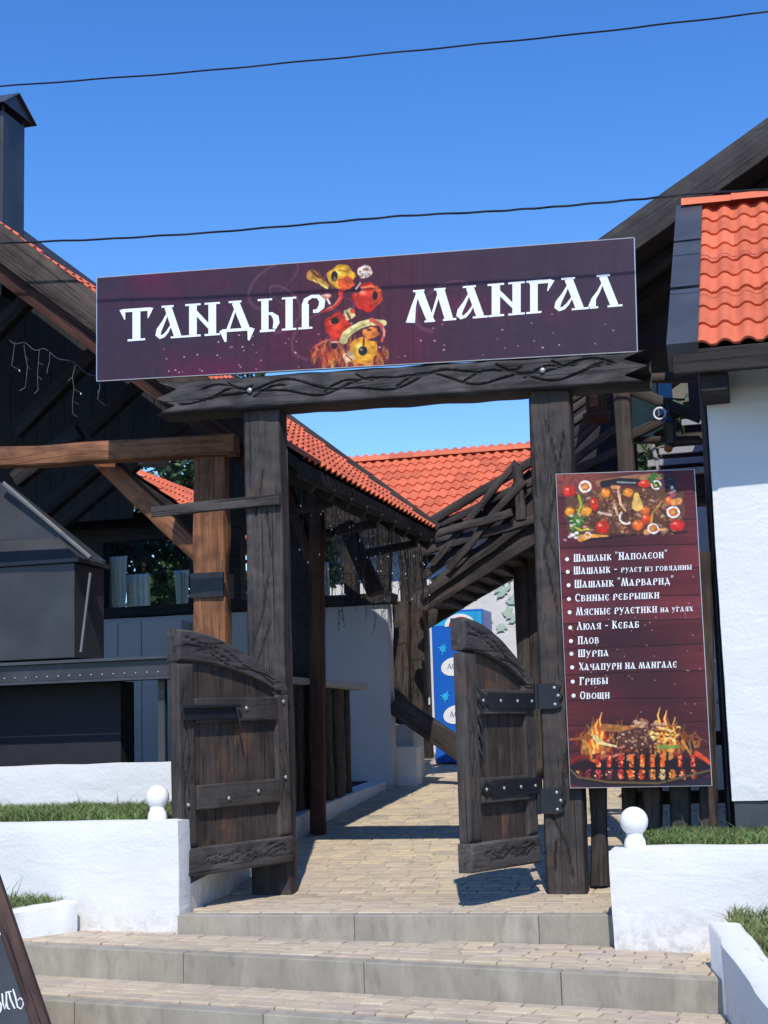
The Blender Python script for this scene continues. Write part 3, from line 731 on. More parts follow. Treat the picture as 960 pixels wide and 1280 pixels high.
def find_free(px, py, h, W):
    lo, hi = -1.6, h[1]
    for _ in range(40):
        m = (lo + hi) / 2; p = at(px, py, 'y', m); d = math.hypot(p.x - h[0], p.y - h[1])
        if d > W: lo = m
        else: hi = m
    return p
HY = -.05; LW = 1.12; HL = at(367, 1077, 'y', HY); FL = find_free(228, 1098, (HL.x, HY), LW)
HR = at(676, 1078, 'y', HY); FR = find_free(590, 1092, (HR.x, HY), .90)
def leafH(px, py, F): return at(px, py, 'y', F.y).z
zbL = HL.z; sagL = (FL.z - HL.z) / LW; HLt = leafH(215, 787, FL) - FL.z
zbR = HR.z; sagR = (FR.z - HR.z) / .90; HRt = leafH(572, 772, FR) - FR.z
leaf('wide open left leaf of the dark timber gate with iron latch', (HL.x, HY), FL, zbL, HLt, sagL, True)
leaf('half open right leaf of the dark timber gate with black hinge straps', (HR.x, HY), FR, zbR, HRt, sagR, False)
# hinge plates on the right post
for (px, py) in ((688, 870), (691, 1001)):
    c = at(px, py, 'y', -.05)
    out = [(-.10, -.085), (-.10, .085), (.02, .09), (.075, .07), (.058, .03), (.088, 0), (.058, -.04), (.075, -.075), (.02, -.09)]
    out = out[::-1]; m = len(out)
    v = [(c.x + x, -.055, c.z + z) for x, z in out] + [(c.x + x, -.028, c.z + z) for x, z in out]
    geo('hinge_plate', v, [tuple(reversed(range(m))), tuple(range(m, 2 * m))] + [(k, (k + 1) % m, m + (k + 1) % m, m + k) for k in range(m)], M_IRON, gate)
    MB().tube([(c.x - .10, -.06, c.z - .09), (c.x - .10, -.06, c.z + .09)], .016, 10).build('hinge_pin', M_IRON, gate, 50)
    bolts('bolt', [(c.x + .03, -.058, c.z + .055), (c.x + .055, -.058, c.z), (c.x + .03, -.058, c.z - .06)], (0, -1, 0), .013, M_BOLT, gate)
# plank nailed across the left posts
cp = tag(beam('cross_plank', (at(190, 640, 'y', -.055)), (at(350, 624, 'y', -.055)), .035, .082, W_GATE), 'grey plank nailed across the left gate post and the brown timber behind it', 'plank')

# ------------------------------------------------------------ prints: sign and menu board
def srgb(c): c = np.clip(np.asarray(c, float), 0, 1); return np.where(c <= .04045, c / 12.92, ((c + .055) / 1.055) ** 2.4)
def vnoise(h, w_, cells, seed, octaves=4):
    rs = np.random.RandomState(seed); out = np.zeros((h, w_)); amp = 1; tot = 0
    for o in range(octaves):
        cy, cx = max(2, int(cells[1] * 2 ** o)), max(2, int(cells[0] * 2 ** o)); g = rs.rand(cy + 2, cx + 2)
        Y = np.linspace(0, cy - .001, h); X = np.linspace(0, cx - .001, w_); yi = Y.astype(int); xi = X.astype(int)
        fy = (Y - yi)[:, None]; fx = (X - xi)[None]; fy = fy * fy * (3 - 2 * fy); fx = fx * fx * (3 - 2 * fx)
        a = g[yi][:, xi]; b = g[yi][:, xi + 1]; c = g[yi + 1][:, xi]; d = g[yi + 1][:, xi + 1]
        out += amp * ((a * (1 - fx) + b * fx) * (1 - fy) + (c * (1 - fx) + d * fx) * fy); tot += amp; amp *= .5
    return out / tot
class Canvas:
    def __init__(s, w_, h, x0, x1, y0, y1):   # logical units
        s.w, s.h = w_, h; s.X, s.Y = np.meshgrid(np.linspace(x0, x1, w_), np.linspace(y0, y1, h)); s.c = np.zeros((h, w_, 3)); s.px = (x1 - x0) / w_
    def mask_ell(s, cx, cy, rx, ry, a=0, wob=0, ph=0):
        ca, sa = math.cos(a), math.sin(a); x, y = s.X - cx, s.Y - cy; u, v = (x * ca + y * sa) / rx, (-x * sa + y * ca) / ry
        r = np.hypot(u, v)
        if wob: th = np.arctan2(v, u); r = r / (1 + wob * np.sin(th * 4 + ph) + wob * .6 * np.sin(th * 7 + ph * 2))
        return np.clip((1 - r) * min(rx, ry) / s.px + .5, 0, 1), u, v
    def paint(s, m, col): m = m[..., None]; s.c = s.c * (1 - m) + np.asarray(col, float) * m
    def ell(s, cx, cy, rx, ry, col, a=0, wob=0, ph=0, hi=None, dk=None):
        m, u, v = s.mask_ell(cx, cy, rx, ry, a, wob, ph); col = np.asarray(col, float)
        c = np.ones((s.h, s.w, 3)) * col
        if dk is not None:
            k = np.clip(np.hypot(u * .8, v * .8) ** 2, 0, 1)[..., None]; c = c * (1 - k) + np.asarray(dk) * k
        if hi is not None:
            k = np.exp(-(((u + .3) / .28) ** 2 + ((v + .35) / .2) ** 2))[..., None] * .8; c = c * (1 - k) + np.asarray(hi) * k
        m3 = m[..., None]; s.c = s.c * (1 - m3) + c * m3
    def line(s, pts, wd, col, w2=None, al=1.0):
        pts = [tuple(p) for p in pts]; n = len(pts); best = np.zeros((s.h, s.w))
        for i, (a, b) in enumerate(zip(pts[:-1], pts[1:])):
            ux, uy = b[0] - a[0], b[1] - a[1]; t = np.clip(((s.X - a[0]) * ux + (s.Y - a[1]) * uy) / (ux * ux + uy * uy + 1e-9), 0, 1)
            d = np.hypot(s.X - a[0] - t * ux, s.Y - a[1] - t * uy); ww = wd if w2 is None else wd + (w2 - wd) * (i + t) / (n - 1)
            best = np.maximum(best, np.clip((ww / 2 - d) / s.px + .5, 0, 1))
        s.paint(best * al, col)
    def mesh(s, name, corners, mat, parent, k=1.0):
        """corners TL, TR, BR, BL in world"""
        TL, TR, BR, BL = [np.array(c) for c in corners]; u = np.linspace(0, 1, s.w)[None, :, None]; v = np.linspace(0, 1, s.h)[:, None, None]
        P = (TL * (1 - u) + TR * u) * (1 - v) + (BL * (1 - u) + BR * u) * v; P = P.reshape(-1, 3)
        i = np.arange(s.h * s.w).reshape(s.h, s.w); F = np.stack([i[:-1, :-1], i[1:, :-1], i[1:, 1:], i[:-1, 1:]], -1).reshape(-1, 4)
        c0 = P.mean(0); P = P - c0
        me = bpy.data.meshes.new(name); me.vertices.add(len(P)); me.vertices.foreach_set('co', P.ravel().astype('f'))
        me.loops.add(F.size); me.loops.foreach_set('vertex_index', F.ravel().astype('i')); me.polygons.add(len(F))
        me.polygons.foreach_set('loop_start', np.arange(0, F.size, 4).astype('i')); me.update(calc_edges=True)
        ca = me.color_attributes.new('print', 'FLOAT_COLOR', 'POINT'); rgba = np.ones((s.h * s.w, 4)); rgba[:, :3] = srgb(s.c.reshape(-1, 3)) * k
        ca.data.foreach_set('color', rgba.ravel().astype('f'))
        return link(name, me, mat, parent, Matrix.Translation(Vector(c0)))

# letters: strokes in a unit box, drawn in the old Slavic manner
T_, t_ = .20, .075
def st(x, w_=T_, y0=0, y1=1, s=.2, sb=True, stp=True):
    o = [([(x, y0 + .01), (x, y1 - .01)], [w_, w_])]
    if sb: o.append(([(x - s, y0 + .03), (x + s, y0 + .03)], [.06, .06]))
    if stp: o.append(([(x - s, y1 - .03), (x + s, y1 - .03)], [.06, .06]))
    return o
def ring(cx, cy, rx, ry, a0=0, a1=360, n=18, thick=.17, thin=.08):
    p = []; w_ = []
    for i in range(n + 1):
        a = R(a0 + (a1 - a0) * i / n); p.append((cx + rx * math.cos(a), cy + ry * math.sin(a))); w_.append(thin + (thick - thin) * abs(math.cos(a)))
    return (p, w_)
GL = {
 'Т': (.84, [([(.42, .02), (.42, .95)], [T_, T_]), ([(.06, .93), (.78, .93)], [.1, .1]), ([(.07, .97), (.13, .66)], [.15, .02]), ([(.77, .97), (.71, .66)], [.15, .02]), ([(.2, .03), (.64, .03)], [.06, .06])]),
 'А': (.86, [([(.36, .95), (.64, .04)], [.2, .2]), ([(.44, .03), (.86, .03)], [.06, .06]), ([(.18, .97), (.52, .97)], [.06, .06]), ([(.38, .84), (.24, .52), (.11, .28), (.08, .13), (.14, .06), (.24, .09), (.34, .2), (.46, .42)], [.04, .09, .15, .15, .12, .1, .08, .04])]),
 'Н': (.86, st(.18) + st(.68) + [([(.2, .8), (.64, .22)], [.11, .11])]),
 'Д': (.9, [([(.42, .95), (.70, .14)], [.2, .2]), ([(.44, .84), (.22, .14)], [.05, .09]), ([(.06, .12), (.86, .12)], [.09, .09]), ([(.09, .14), (.16, -.22)], [.2, .05]), ([(.83, .14), (.77, -.22)], [.2, .05]), ([(.24, .97), (.58, .97)], [.06, .06])]),
 'Ы': (1.04, st(.18, sb=False) + [([(.18, .54), (.4, .54)], [.08, .08]), ([(.36, .55), (.48, .42), (.5, .25), (.44, .08)], [.08, .17, .17, .1]), ([(.04, .03), (.46, .03)], [.07, .07])] + st(.85)),
 'Р': (.82, [([(.22, .02), (.22, .75)], [T_, T_]), ([(.02, .03), (.42, .03)], [.06, .06]), ([(.2, .7), (.24, .88), (.4, .97), (.58, .96), (.7, .82), (.68, .64), (.56, .52), (.44, .52)], [.18, .14, .1, .12, .18, .18, .12, .1])]),
 'М': (1.12, [([(.27, .95), (.17, .5), (.1, .03)], [.05, .11, .21]), ([(.3, .95), (.56, .04)], [.19, .17]), ([(.56, .05), (.76, .9)], [.06, .06]), ([(.78, .95), (.98, .04)], [.19, .19]), ([(.42, .03), (.66, .03)], [.06, .06]), ([(.84, .03), (1.14, .03)], [.06, .06]), ([(.16, .97), (.42, .97)], [.06, .06]), ([(.64, .97), (.9, .97)], [.06, .06])]),
 'Г': (.74, st(.22) + [([(.1, .94), (.68, .94)], [.11, .11]), ([(.69, .97), (.58, .64)], [.16, .02])]),
 'Л': (.86, [([(.38, .95), (.68, .04)], [.2, .2]), ([(.5, .03), (.88, .03)], [.06, .06]), ([(.22, .97), (.56, .97)], [.06, .06]), ([(.4, .82), (.27, .5), (.15, .3), (.1, .05)], [.04, .08, .12, .2]), ([(.04, .03), (.26, .03)], [.06, .06])]),
 'Ш': (1.08, st(.16, s=.13) + st(.54, s=.13) + st(.92, s=.13) + [([(.1, .04), (1.0, .04)], [.09, .09])]),
 'Щ': (1.12, st(.16, s=.13) + st(.54, s=.13) + st(.92, s=.13) + [([(.1, .04), (1.04, .04)], [.09, .09]), ([(1.03, .08), (1.0, -.25)], [.14, .03])]),
 'К': (.84, st(.2) + [([(.26, .5), (.44, .62), (.66, .95)], [.09, .09, .14]), ([(.34, .56), (.54, .32), (.74, .04)], [.12, .2, .2])]),
 'О': (.86, [ring(.42, .5, .32, .46)]),
 'П': (.86, st(.2) + st(.68) + [([(.1, .94), (.78, .94)], [.1, .1])]),
 'Е': (.74, [ring(.44, .5, .32, .46, 60, 300), ([(.2, .52), (.58, .52)], [.07, .07]), ([(.62, .92), (.6, .72)], [.14, .04]), ([(.6, .12), (.66, .26)], [.1, .04])]),
 'И': (.88, st(.2) + st(.7) + [([(.24, .36), (.66, .66)], [.09, .09])]),
 'Б': (.8, st(.2, stp=False) + [([(.08, .95), (.66, .95)], [.09, .09]), ([(.66, .97), (.62, .72)], [.12, .03]), ([(.2, .56), (.5, .56)], [.07, .07]), ([(.48, .56), (.64, .42), (.64, .2), (.5, .05)], [.08, .17, .17, .09]), ([(.2, .04), (.54, .04)], [.07, .07])]),
 'В': (.8, st(.2) + [([(.2, .95), (.48, .95), (.6, .84), (.58, .64), (.44, .54)], [.07, .08, .15, .15, .07]), ([(.2, .54), (.46, .54), (.66, .42), (.66, .18), (.48, .05), (.2, .04)], [.07, .07, .17, .17, .08, .07])]),
 'З': (.72, [([(.1, .82), (.2, .94), (.42, .96), (.56, .82), (.5, .62), (.3, .54)], [.13, .08, .08, .16, .13, .06]), ([(.3, .54), (.54, .46), (.62, .26), (.5, .08), (.28, .03), (.1, .14)], [.06, .12, .18, .12, .08, .13])]),
 'У': (.8, [([(.14, .95), (.42, .32)], [.19, .17]), ([(.0, .97), (.28, .97)], [.06, .06]), ([(.7, .97), (.44, .35), (.3, -.05), (.12, -.2)], [.1, .08, .08, .12]), ([(.6, .97), (.8, .97)], [.06, .06])]),
 'Я': (.82, st(.64) + [([(.6, .95), (.3, .94), (.18, .8), (.2, .6), (.36, .5), (.6, .5)], [.07, .08, .16, .16, .08, .07]), ([(.44, .5), (.28, .22), (.1, .05)], [.08, .1, .16])]),
 'С': (.76, [ring(.44, .5, .34, .46, 50, 310), ([(.66, .92), (.64, .68)], [.13, .04])]),
 'Ь': (.7, st(.18) + [([(.18, .54), (.4, .54)], [.08, .08]), ([(.36, .55), (.52, .42), (.54, .22), (.44, .06)], [.08, .17, .17, .1]), ([(.1, .03), (.46, .03)], [.07, .07])]),
 'Ю': (1.1, st(.18) + [([(.2, .52), (.5, .52)], [.08, .08]), ring(.74, .5, .27, .46)]),
 'Х': (.8, [([(.14, .97), (.68, .03)], [.2, .2]), ([(.68, .97), (.12, .03)], [.08, .08]), ([(.02, .97), (.32, .97)], [.05, .05]), ([(.52, .03), (.82, .03)], [.05, .05])]),
 'Ч': (.82, st(.62) + [([(.16, .97), (.16, .6), (.3, .46), (.56, .5)], [.18, .18, .1, .08])]),
 '-': (.6, [([(.1, .42), (.5, .42)], [.11, .11])]),
 '"': (.46, [([(.13, 1.08), (.11, .8)], [.12, .04]), ([(.33, 1.08), (.31, .8)], [.12, .04])]),
 ' ': (.42, []), '.': (.3, []),
}
def stroke_poly(pts, ws):
    L = []; Rr = []
    for i, p in enumerate(pts):
        a = pts[max(0, i - 1)]; b = pts[min(len(pts) - 1, i + 1)]; dx, dy = b[0] - a[0], b[1] - a[1]; l = math.hypot(dx, dy) or 1; nx, ny = -dy / l, dx / l
        L.append((p[0] + nx * ws[i] / 2, p[1] + ny * ws[i] / 2)); Rr.append((p[0] - nx * ws[i] / 2, p[1] - ny * ws[i] / 2))
    return L, Rr
def text_mesh(name, items, mapf, mat, parent, out=(0, -1, 0)):
    """items: [(char, x0, x1, lowercase scale)] in logical units; mapf(u,v,layer)->world"""
    v = []; f = []; lay = 0
    for ch, x0, x1, sc in items:
        wd, strokes = GL[ch]
        for pts, ws in strokes:
            lay += 1; L, Rr = stroke_poly(pts, ws); b = len(v); n = len(pts)
            for q in L + Rr: v.append(mapf(x0 + (x1 - x0) * q[0] / wd, q[1] * sc, lay % 12))
            for i in range(n - 1):
                a, c, d, e = b + i, b + i + 1, b + n + i + 1, b + n + i
                nn = (v[c] - v[a]).cross(v[d] - v[a])
                f.append((a, c, d, e) if nn.dot(Vector(out)) > 0 else (e, d, c, a))
    return geo(name, v, f, mat, parent)

SY = -.10
sgn = thing('sign_board', (0, SY, 3.8), 'long maroon sign board reading ТАНДЫР МАНГАЛ with peppers, above the gate', 'sign')
SC4 = [at(122, 348, 'y', SY), at(793, 298, 'y', SY), at(797, 440, 'y', SY), at(122, 477, 'y', SY)]
cs = Canvas(800, 170, 122, 795, 0, 134)
n1 = vnoise(170, 800, (5, 2), 1); n2 = vnoise(170, 800, (9, 3), 2)
base = np.array([.235, .165, .235]); mar = np.array([.37, .12, .25]); m_ = np.clip((n1 - .46) * 4, 0, 1)[..., None]
cs.c = base * (1 - m_) + mar * m_
ctr = np.exp(-((cs.X - 455) / 115) ** 2)[..., None]; cs.c = cs.c * (1 - ctr * .75) + np.array([.34, .13, .19]) * ctr * .75
pln = ((cs.X / 14.0) % 1); pk = (np.clip(.06 - pln, 0, 1) / .06)[..., None] * np.exp(-((cs.X - 450) / 150) ** 2)[..., None]
cs.c *= 1 - .55 * pk; cs.c *= (1 + .16 * (vnoise(170, 800, (90, 2), 3) - .5))[..., None]
for sx, sy_, sg in ((360, 60, 1), (345, 30, -1), (430, 50, 1), (555, 70, -1), (400, 95, -1)):
    pts = [(sx + 26 * math.sin(k * .5) * sg + k * 2, sy_ + 26 * math.cos(k * .42) - k) for k in range(14)]
    w0 = cs.c.copy(); cs.line(pts, 5, (.62, .42, .50), 1); cs.c = w0 * .72 + cs.c * .28
rs_ = random.Random(4)
for k in range(70):
    x, y = rs_.uniform(190, 770), rs_.uniform(78, 130); r = rs_.choice((.5, .6, .8)); cs.ell(x, y, r * 1.4, r, (.9, .72, .72))
# local y for a photo pixel inside the sign (sheared by the board's rise)
def sl(px, py):
    tp = 348 + (px - 122) * (298 - 348) / 671; bt = 477 + (px - 122) * (440 - 477) / 675; return px, (py - tp) / (bt - tp) * 134
def Q(zx, zy): return sl(400 + zx / 8, 320 + zy / 8)       # from the 8x measuring crop
def el8(zx, zy, rx, ry, col, **k): x, y = Q(zx, zy); cs.ell(x, y, rx / 8, ry / 8, col, **k)
def ln8(pts, w_, col, w2=None, al=1.0): cs.line([Q(*p) for p in pts], w_ / 8, col, w2 / 8 if w2 else None, al)
for k in range(150):   # fire at the foot
    x = rs_.uniform(40, 820); y = rs_.uniform(930, 1090); h = rs_.uniform(40, 170) * (1 - abs(x - 430) / 900)
    ln8([(x, y + 30), (x + rs_.uniform(-30, 30), y - h * .5), (x + rs_.uniform(-40, 40), y - h)], rs_.uniform(16, 40), rs_.choice(((.85, .35, .12), (.95, .6, .2), (.75, .25, .12), (1, .8, .4), (.6, .2, .12))), 4, .45)
ln8([(55, 190), (120, 230), (210, 300)], 110, (.70, .50, .20), 40); ln8([(60, 150), (110, 200), (150, 210)], 30, (.42, .24, .12)); ln8([(80, 240), (210, 320)], 20, (.92, .80, .42))
ln8([(120, 150), (180, 250)], 14, (.45, .28, .1)); ln8([(60, 200), (140, 290)], 10, (.45, .28, .1))
el8(350, 200, 135, 115, (.93, .74, .18), wob=.07, ph=1, dk=(.80, .52, .08), hi=(1, .95, .6)); el8(400, 270, 80, 70, (.85, .33, .14), wob=.1); el8(285, 200, 34, 52, (.16, .10, .12)); el8(290, 230, 18, 28, (.42, .36, .25)); ln8([(330, 140), (400, 150), (460, 130)], 14, (.70, .45, .08))
el8(590, 155, 74, 64, (.90, .80, .72), wob=.05); rr2 = random.Random(2)
for k in range(26): a = rr2.uniform(0, 6.28); r = rr2.uniform(5, 55); el8(590 + r * math.cos(a), 155 + r * math.sin(a), rr2.uniform(6, 14), rr2.uniform(5, 10), rr2.choice(((.55, .22, .18), (.35, .14, .12), (.98, .92, .85))))
el8(610, 410, 145, 140, (.86, .20, .12), wob=.06, ph=2, dk=(.60, .08, .07), hi=(1, .6, .5)); el8(700, 400, 60, 95, (.80, .28, .14), wob=.08); el8(690, 395, 26, 44, (.14, .08, .10)); ln8([(540, 320), (650, 300), (740, 340)], 22, (.92, .45, .25)); el8(500, 330, 50, 36, (.26, .12, .14), a=.2); ln8([(500, 330), (545, 270)], 16, (.85, .80, .78))
ln8([(500, 370), (490, 430), (520, 500)], 10, (1, .62, .48), 4, .6); ln8([(560, 320), (610, 310)], 8, (1, .7, .5), 4, .7); ln8([(640, 500), (700, 480), (730, 430)], 26, (.45, .06, .06), 8, .6); ln8([(240, 760), (300, 810), (360, 800)], 26, (.45, .07, .05), 8, .6); ln8([(210, 680), (230, 740)], 9, (1, .6, .42), 4, .6); ln8([(240, 260), (270, 310), (330, 320)], 22, (.66, .42, .06), 8, .6); ln8([(440, 1000), (520, 1060), (640, 1040)], 26, (.72, .42, .08), 8, .6); ln8([(450, 900), (500, 850)], 10, (1, .9, .6), 4, .6)
ln8([(345, 350), (350, 410), (310, 480), (230, 535), (140, 555), (75, 540)], 46, (.84, .22, .16), 14); ln8([(335, 420), (280, 490), (200, 530)], 8, (1, .62, .5))
el8(190, 405, 60, 26, (.80, .52, .38), a=-.1); el8(190, 395, 50, 10, (.95, .75, .65)); ln8([(210, 430), (235, 475)], 18, (.90, .80, .74))
el8(310, 700, 128, 132, (.88, .24, .13), wob=.08, ph=.5, dk=(.62, .10, .07), hi=(1, .65, .45)); el8(285, 650, 42, 32, (.16, .09, .08)); ln8([(210, 640), (280, 620), (320, 600)], 12, (.28, .1, .08))
el8(430, 580, 56, 56, (.88, .74, .50), wob=.1); ln8([(400, 560), (440, 620)], 16, (.35, .18, .12)); el8(465, 550, 22, 26, (.86, .25, .22)); ln8([(390, 545), (410, 640)], 8, (1, .95, .8))
ln8([(370, 840), (390, 790), (450, 740), (540, 690), (640, 660), (770, 670)], 80, (.90, .82, .55), 60); ln8([(390, 810), (520, 710), (640, 665)], 7, (.55, .62, .30)); ln8([(362, 880), (385, 820)], 12, (.85, .75, .45))
ln8([(650, 640), (740, 690), (780, 760), (750, 850)], 44, (.85, .35, .30), 22); ln8([(770, 720), (775, 800)], 8, (1, .8, .7))
el8(640, 770, 80, 58, (.88, .48, .20), wob=.1, hi=(1, .75, .4)); el8(625, 740, 24, 13, (.3, .15, .1))
el8(560, 950, 145, 130, (.93, .68, .20), wob=.08, ph=3, dk=(.85, .50, .10), hi=(1, .92, .55)); el8(560, 948, 44, 46, (.13, .12, .15)); el8(545, 935, 14, 14, (.55, .52, .5)); ln8([(570, 830), (568, 890)], 18, (.28, .12, .08)); ln8([(440, 1010), (480, 1060)], 50, (.93, .62, .2))
for a, b in (((90, 900), (250, 830)), ((110, 940), (120, 880)), ((180, 900), (170, 1040))): ln8([a, ((a[0] + b[0]) / 2 - 20, (a[1] + b[1]) / 2), b], 26, (.82, .36, .22), 14)
el8(280, 890, 66, 52, (.62, .28, .22), wob=.1); el8(275, 900, 34, 30, (.20, .10, .12)); ln8([(240, 860), (330, 860)], 12, (.9, .7, .62)); el8(420, 1010, 60, 52, (.90, .74, .55), wob=.12); ln8([(390, 990), (450, 1040)], 12, (.55, .2, .12))
cs.c *= (1 + np.where(cs.c.max(2) > .5, .75, .15) * (vnoise(170, 800, (110, 24), 8, 3) - .5))[..., None]
SFR = [p + Vector((0, -.016, 0)) for p in SC4]
cs.mesh('printed_face', SFR, M_PRINT, sgn, .88)
MB().hexa([SC4[3] + Vector((0, -.013, 0)), SC4[2] + Vector((0, -.013, 0)), SC4[2] + Vector((0, .022, 0)), SC4[3] + Vector((0, .022, 0))], [SC4[0] + Vector((0, -.013, 0)), SC4[1] + Vector((0, -.013, 0)), SC4[1] + Vector((0, .022, 0)), SC4[0] + Vector((0, .022, 0))]).build('backing_panel', M_IRON, sgn)
ed = MB()
for a, b in zip(SC4, SC4[1:] + SC4[:1]): ed.tube([a + Vector((0, -.014, 0)), b + Vector((0, -.014, 0))], .0042, 6)
ed.build('edge_trim', M_TRIM, sgn)
BW = []
def big(word, xs_, base, htp):
    for ch, (a, b) in zip(word, xs_):
        text_mesh('letter', [(ch, a, b, 1.0)], lambda u, v_, l: at(u, base(u) - htp * v_, 'y', SY - .0185 - .0002 * l), M_PRWHITE, sgn)
big('ТАНДЫР', [(149.5, 191.5), (194, 232), (232.5, 274), (274.5, 317), (323, 370), (372, 408)], lambda x: 426 + (x - 170) * (-.069), 41.5)
big('МАНГАЛ', [(507.5, 569), (570, 611), (610.5, 655), (657, 692), (692.5, 736), (735, 777)], lambda x: 402.6 + (x - 538) * (-.083), 41.5)

# menu board
PY = -.085
men = thing('menu_board', (1.2, PY, 1.5), 'tall dark red menu board listing grilled dishes, hung right of the gate', 'menu board')
MC = [at(695, 593, 'y', PY), at(868, 587, 'y', PY), at(890, 982, 'y', PY), at(713, 985, 'y', PY)]
pc = Canvas(240, 520, 0, 200, 0, 440)
nn = vnoise(520, 240, (3, 5), 11); pc.c = np.array([.22, .13, .16]) * (1 - nn[..., None]) + np.array([.42, .16, .19]) * nn[..., None]
edge = np.clip(np.abs(pc.X - 100) / 100, 0, 1)[..., None] ** 1.6; pc.c = pc.c * (1 - .45 * edge) + np.array([.50, .20, .22]) * .45 * edge
rs2 = random.Random(12)
for k in range(13):
    y0 = k * 35.5; tone = rs2.uniform(.86, 1.14); mk = (pc.Y > y0) & (pc.Y < y0 + 35.5); pc.c[mk] *= tone
    pc.line([(0, y0 + rs2.uniform(-1, 1)), (70, y0 - 1), (200, y0 + rs2.uniform(-3, 1))], 1.3, (.11, .07, .09))
pc.c *= (1 + .28 * (vnoise(520, 240, (3, 110), 5) - .5))[..., None]
top = np.clip((34 - pc.Y) / 10, 0, 1)[..., None] * np.clip((120 - pc.X) / 60, 0, 1)[..., None]; pc.c = pc.c * (1 - top * .6) + np.array([.62, .32, .24]) * top * .6
# platter of grilled food: measuring crop 960x556 of photo region (690,580)-(880,690)
def inv(px, py):
    # photo pixel -> board units
    tx0, ty0, tx1, ty1 = 695, 593, 868, 587; bx0, by0, bx1, by1 = 713, 985, 890, 982
    v_ = .5
    for _ in range(5):
        lx = tx0 + (bx0 - tx0) * v_; rx = tx1 + (bx1 - tx1) * v_; u = (px - lx) / (rx - lx); ty = ty0 + (ty1 - ty0) * u; by = by0 + (by1 - by0) * u; v_ = (py - ty) / (by - ty)
    return u * 200, v_ * 440
def P1(x, y): return inv(690 + x / 5.053, 580 + y / 5.053)
k1 = 1 / 5.053 * 200 / 175
def e1_(x, y, rx, ry, col, **k): X_, Y_ = P1(x, y); pc.ell(X_, Y_, rx * k1, ry * k1, col, **k)
def l1_(pts, wd, col, w2=None): pc.line([P1(*p) for p in pts], wd * k1, col, w2 * k1 if w2 else None)
l1_([(180, 500), (480, 462), (850, 440)], 14, (.16, .12, .13)); l1_([(300, 125), (520, 90), (690, 80)], 40, (.62, .42, .30))
l1_([(330, 130), (430, 112), (545, 118)], 44, (.14, .13, .15)); l1_([(420, 118), (530, 122)], 10, (.6, .6, .62))
poly = [(100, 180), (430, 150), (800, 150), (830, 420), (420, 460), (110, 470)]
l1_([(140, 230), (780, 210)], 110, (.38, .25, .19)); l1_([(140, 320), (780, 300)], 130, (.40, .26, .20)); l1_([(150, 410), (780, 380)], 110, (.36, .24, .18))
meat = ((.55, .36, .28), (.66, .46, .36), (.44, .24, .18), (.72, .54, .42), (.36, .20, .15), (.60, .34, .22))
for k in range(150):
    x = rs2.uniform(120, 815); y = rs2.uniform(165, 450); c1_ = rs2.choice(meat); e1_(x, y, rs2.uniform(12, 30), rs2.uniform(8, 17), c1_, a=rs2.uniform(-1.2, 1.2), wob=.12, ph=x, dk=tuple(q * .45 for q in c1_), hi=tuple(min(1, q * 1.45) for q in c1_))
for k in range(200):
    x = rs2.uniform(110, 820); y = rs2.uniform(165, 455); l1_([(x, y), (x + rs2.uniform(-12, 12), y + rs2.uniform(-10, 10))], rs2.uniform(3, 7), rs2.choice(((.85, .62, .45), (.92, .5, .25), (.3, .16, .12), (.75, .5, .38), (.5, .5, .2))), 2)
for x, y, rx, ry, cc in ((112, 175, 40, 36, (.86, .20, .13)), (325, 410, 44, 42, (.84, .18, .12)), (795, 398, 46, 36, (.86, .17, .15)), (592, 128, 44, 24, (.90, .22, .14)), (272, 260, 26, 42, (.86, .20, .12)), (600, 355, 28, 36, (.86, .26, .13)),
                         (343, 187, 30, 30, (.94, .55, .14)), (487, 185, 34, 28, (.93, .56, .16)), (115, 308, 30, 30, (.93, .58, .14)), (222, 305, 34, 30, (.93, .58, .15)), (745, 238, 30, 28, (.93, .42, .16)), (548, 395, 36, 34, (.92, .42, .15)), (592, 300, 30, 26, (.90, .42, .14))):
    e1_(x, y, rx, ry, cc, wob=.05, ph=x, hi=(1, .85, .7), dk=tuple(q * .75 for q in cc))
l1_([(185, 480), (250, 465), (360, 465)], 44, (.92, .60, .28), 8); l1_([(540, 200), (545, 270)], 30, (.90, .72, .38), 70); l1_([(770, 250), (805, 240)], 40, (.90, .60, .32)); l1_([(600, 440), (720, 420)], 30, (.92, .60, .30), 8); l1_([(390, 150), (430, 150), (420, 180)], 26, (.88, .60, .40), 10); l1_([(425, 180), (440, 260), (470, 300)], 18, (.85, .68, .52), 12)
l1_([(175, 210), (190, 260), (165, 330)], 20, (.62, .70, .18), 12); l1_([(630, 390), (640, 320), (700, 240)], 18, (.72, .52, .2), 8); l1_([(380, 330), (300, 315)], 16, (.85, .72, .60)); l1_([(400, 260), (420, 330)], 16, (.85, .68, .5))
for x, y, r in ((214, 146, 38), (663, 136, 30), (770, 312, 38), (645, 418, 34), (231, 458, 19)):
    e1_(x, y, r * 1.1, r, (.95, .93, .90)); e1_(x, y, r * .8, r * .7, (.80, .45, .20) if r != 30 else (.18, .30, .16), wob=.08); e1_(x - 4, y + 3, r * .35, r * .3, (.85, .62, .34))
pts = [(475 + 42 * math.cos(a), 345 + 42 * math.sin(a)) for a in np.linspace(1.0, 3.9, 10)]; l1_(pts, 13, (.95, .90, .84))
for k in range(36):
    x, y = rs2.gauss(150, 26), rs2.gauss(375, 24); e1_(x, y, 12, 10, rs2.choice(((.22, .42, .16), (.36, .55, .22), (.14, .30, .12), (.78, .80, .66))))
for k in range(18): x, y = rs2.gauss(645, 18), rs2.gauss(90, 12); e1_(x, y, 11, 8, rs2.choice(((.20, .40, .16), (.30, .48, .2))))
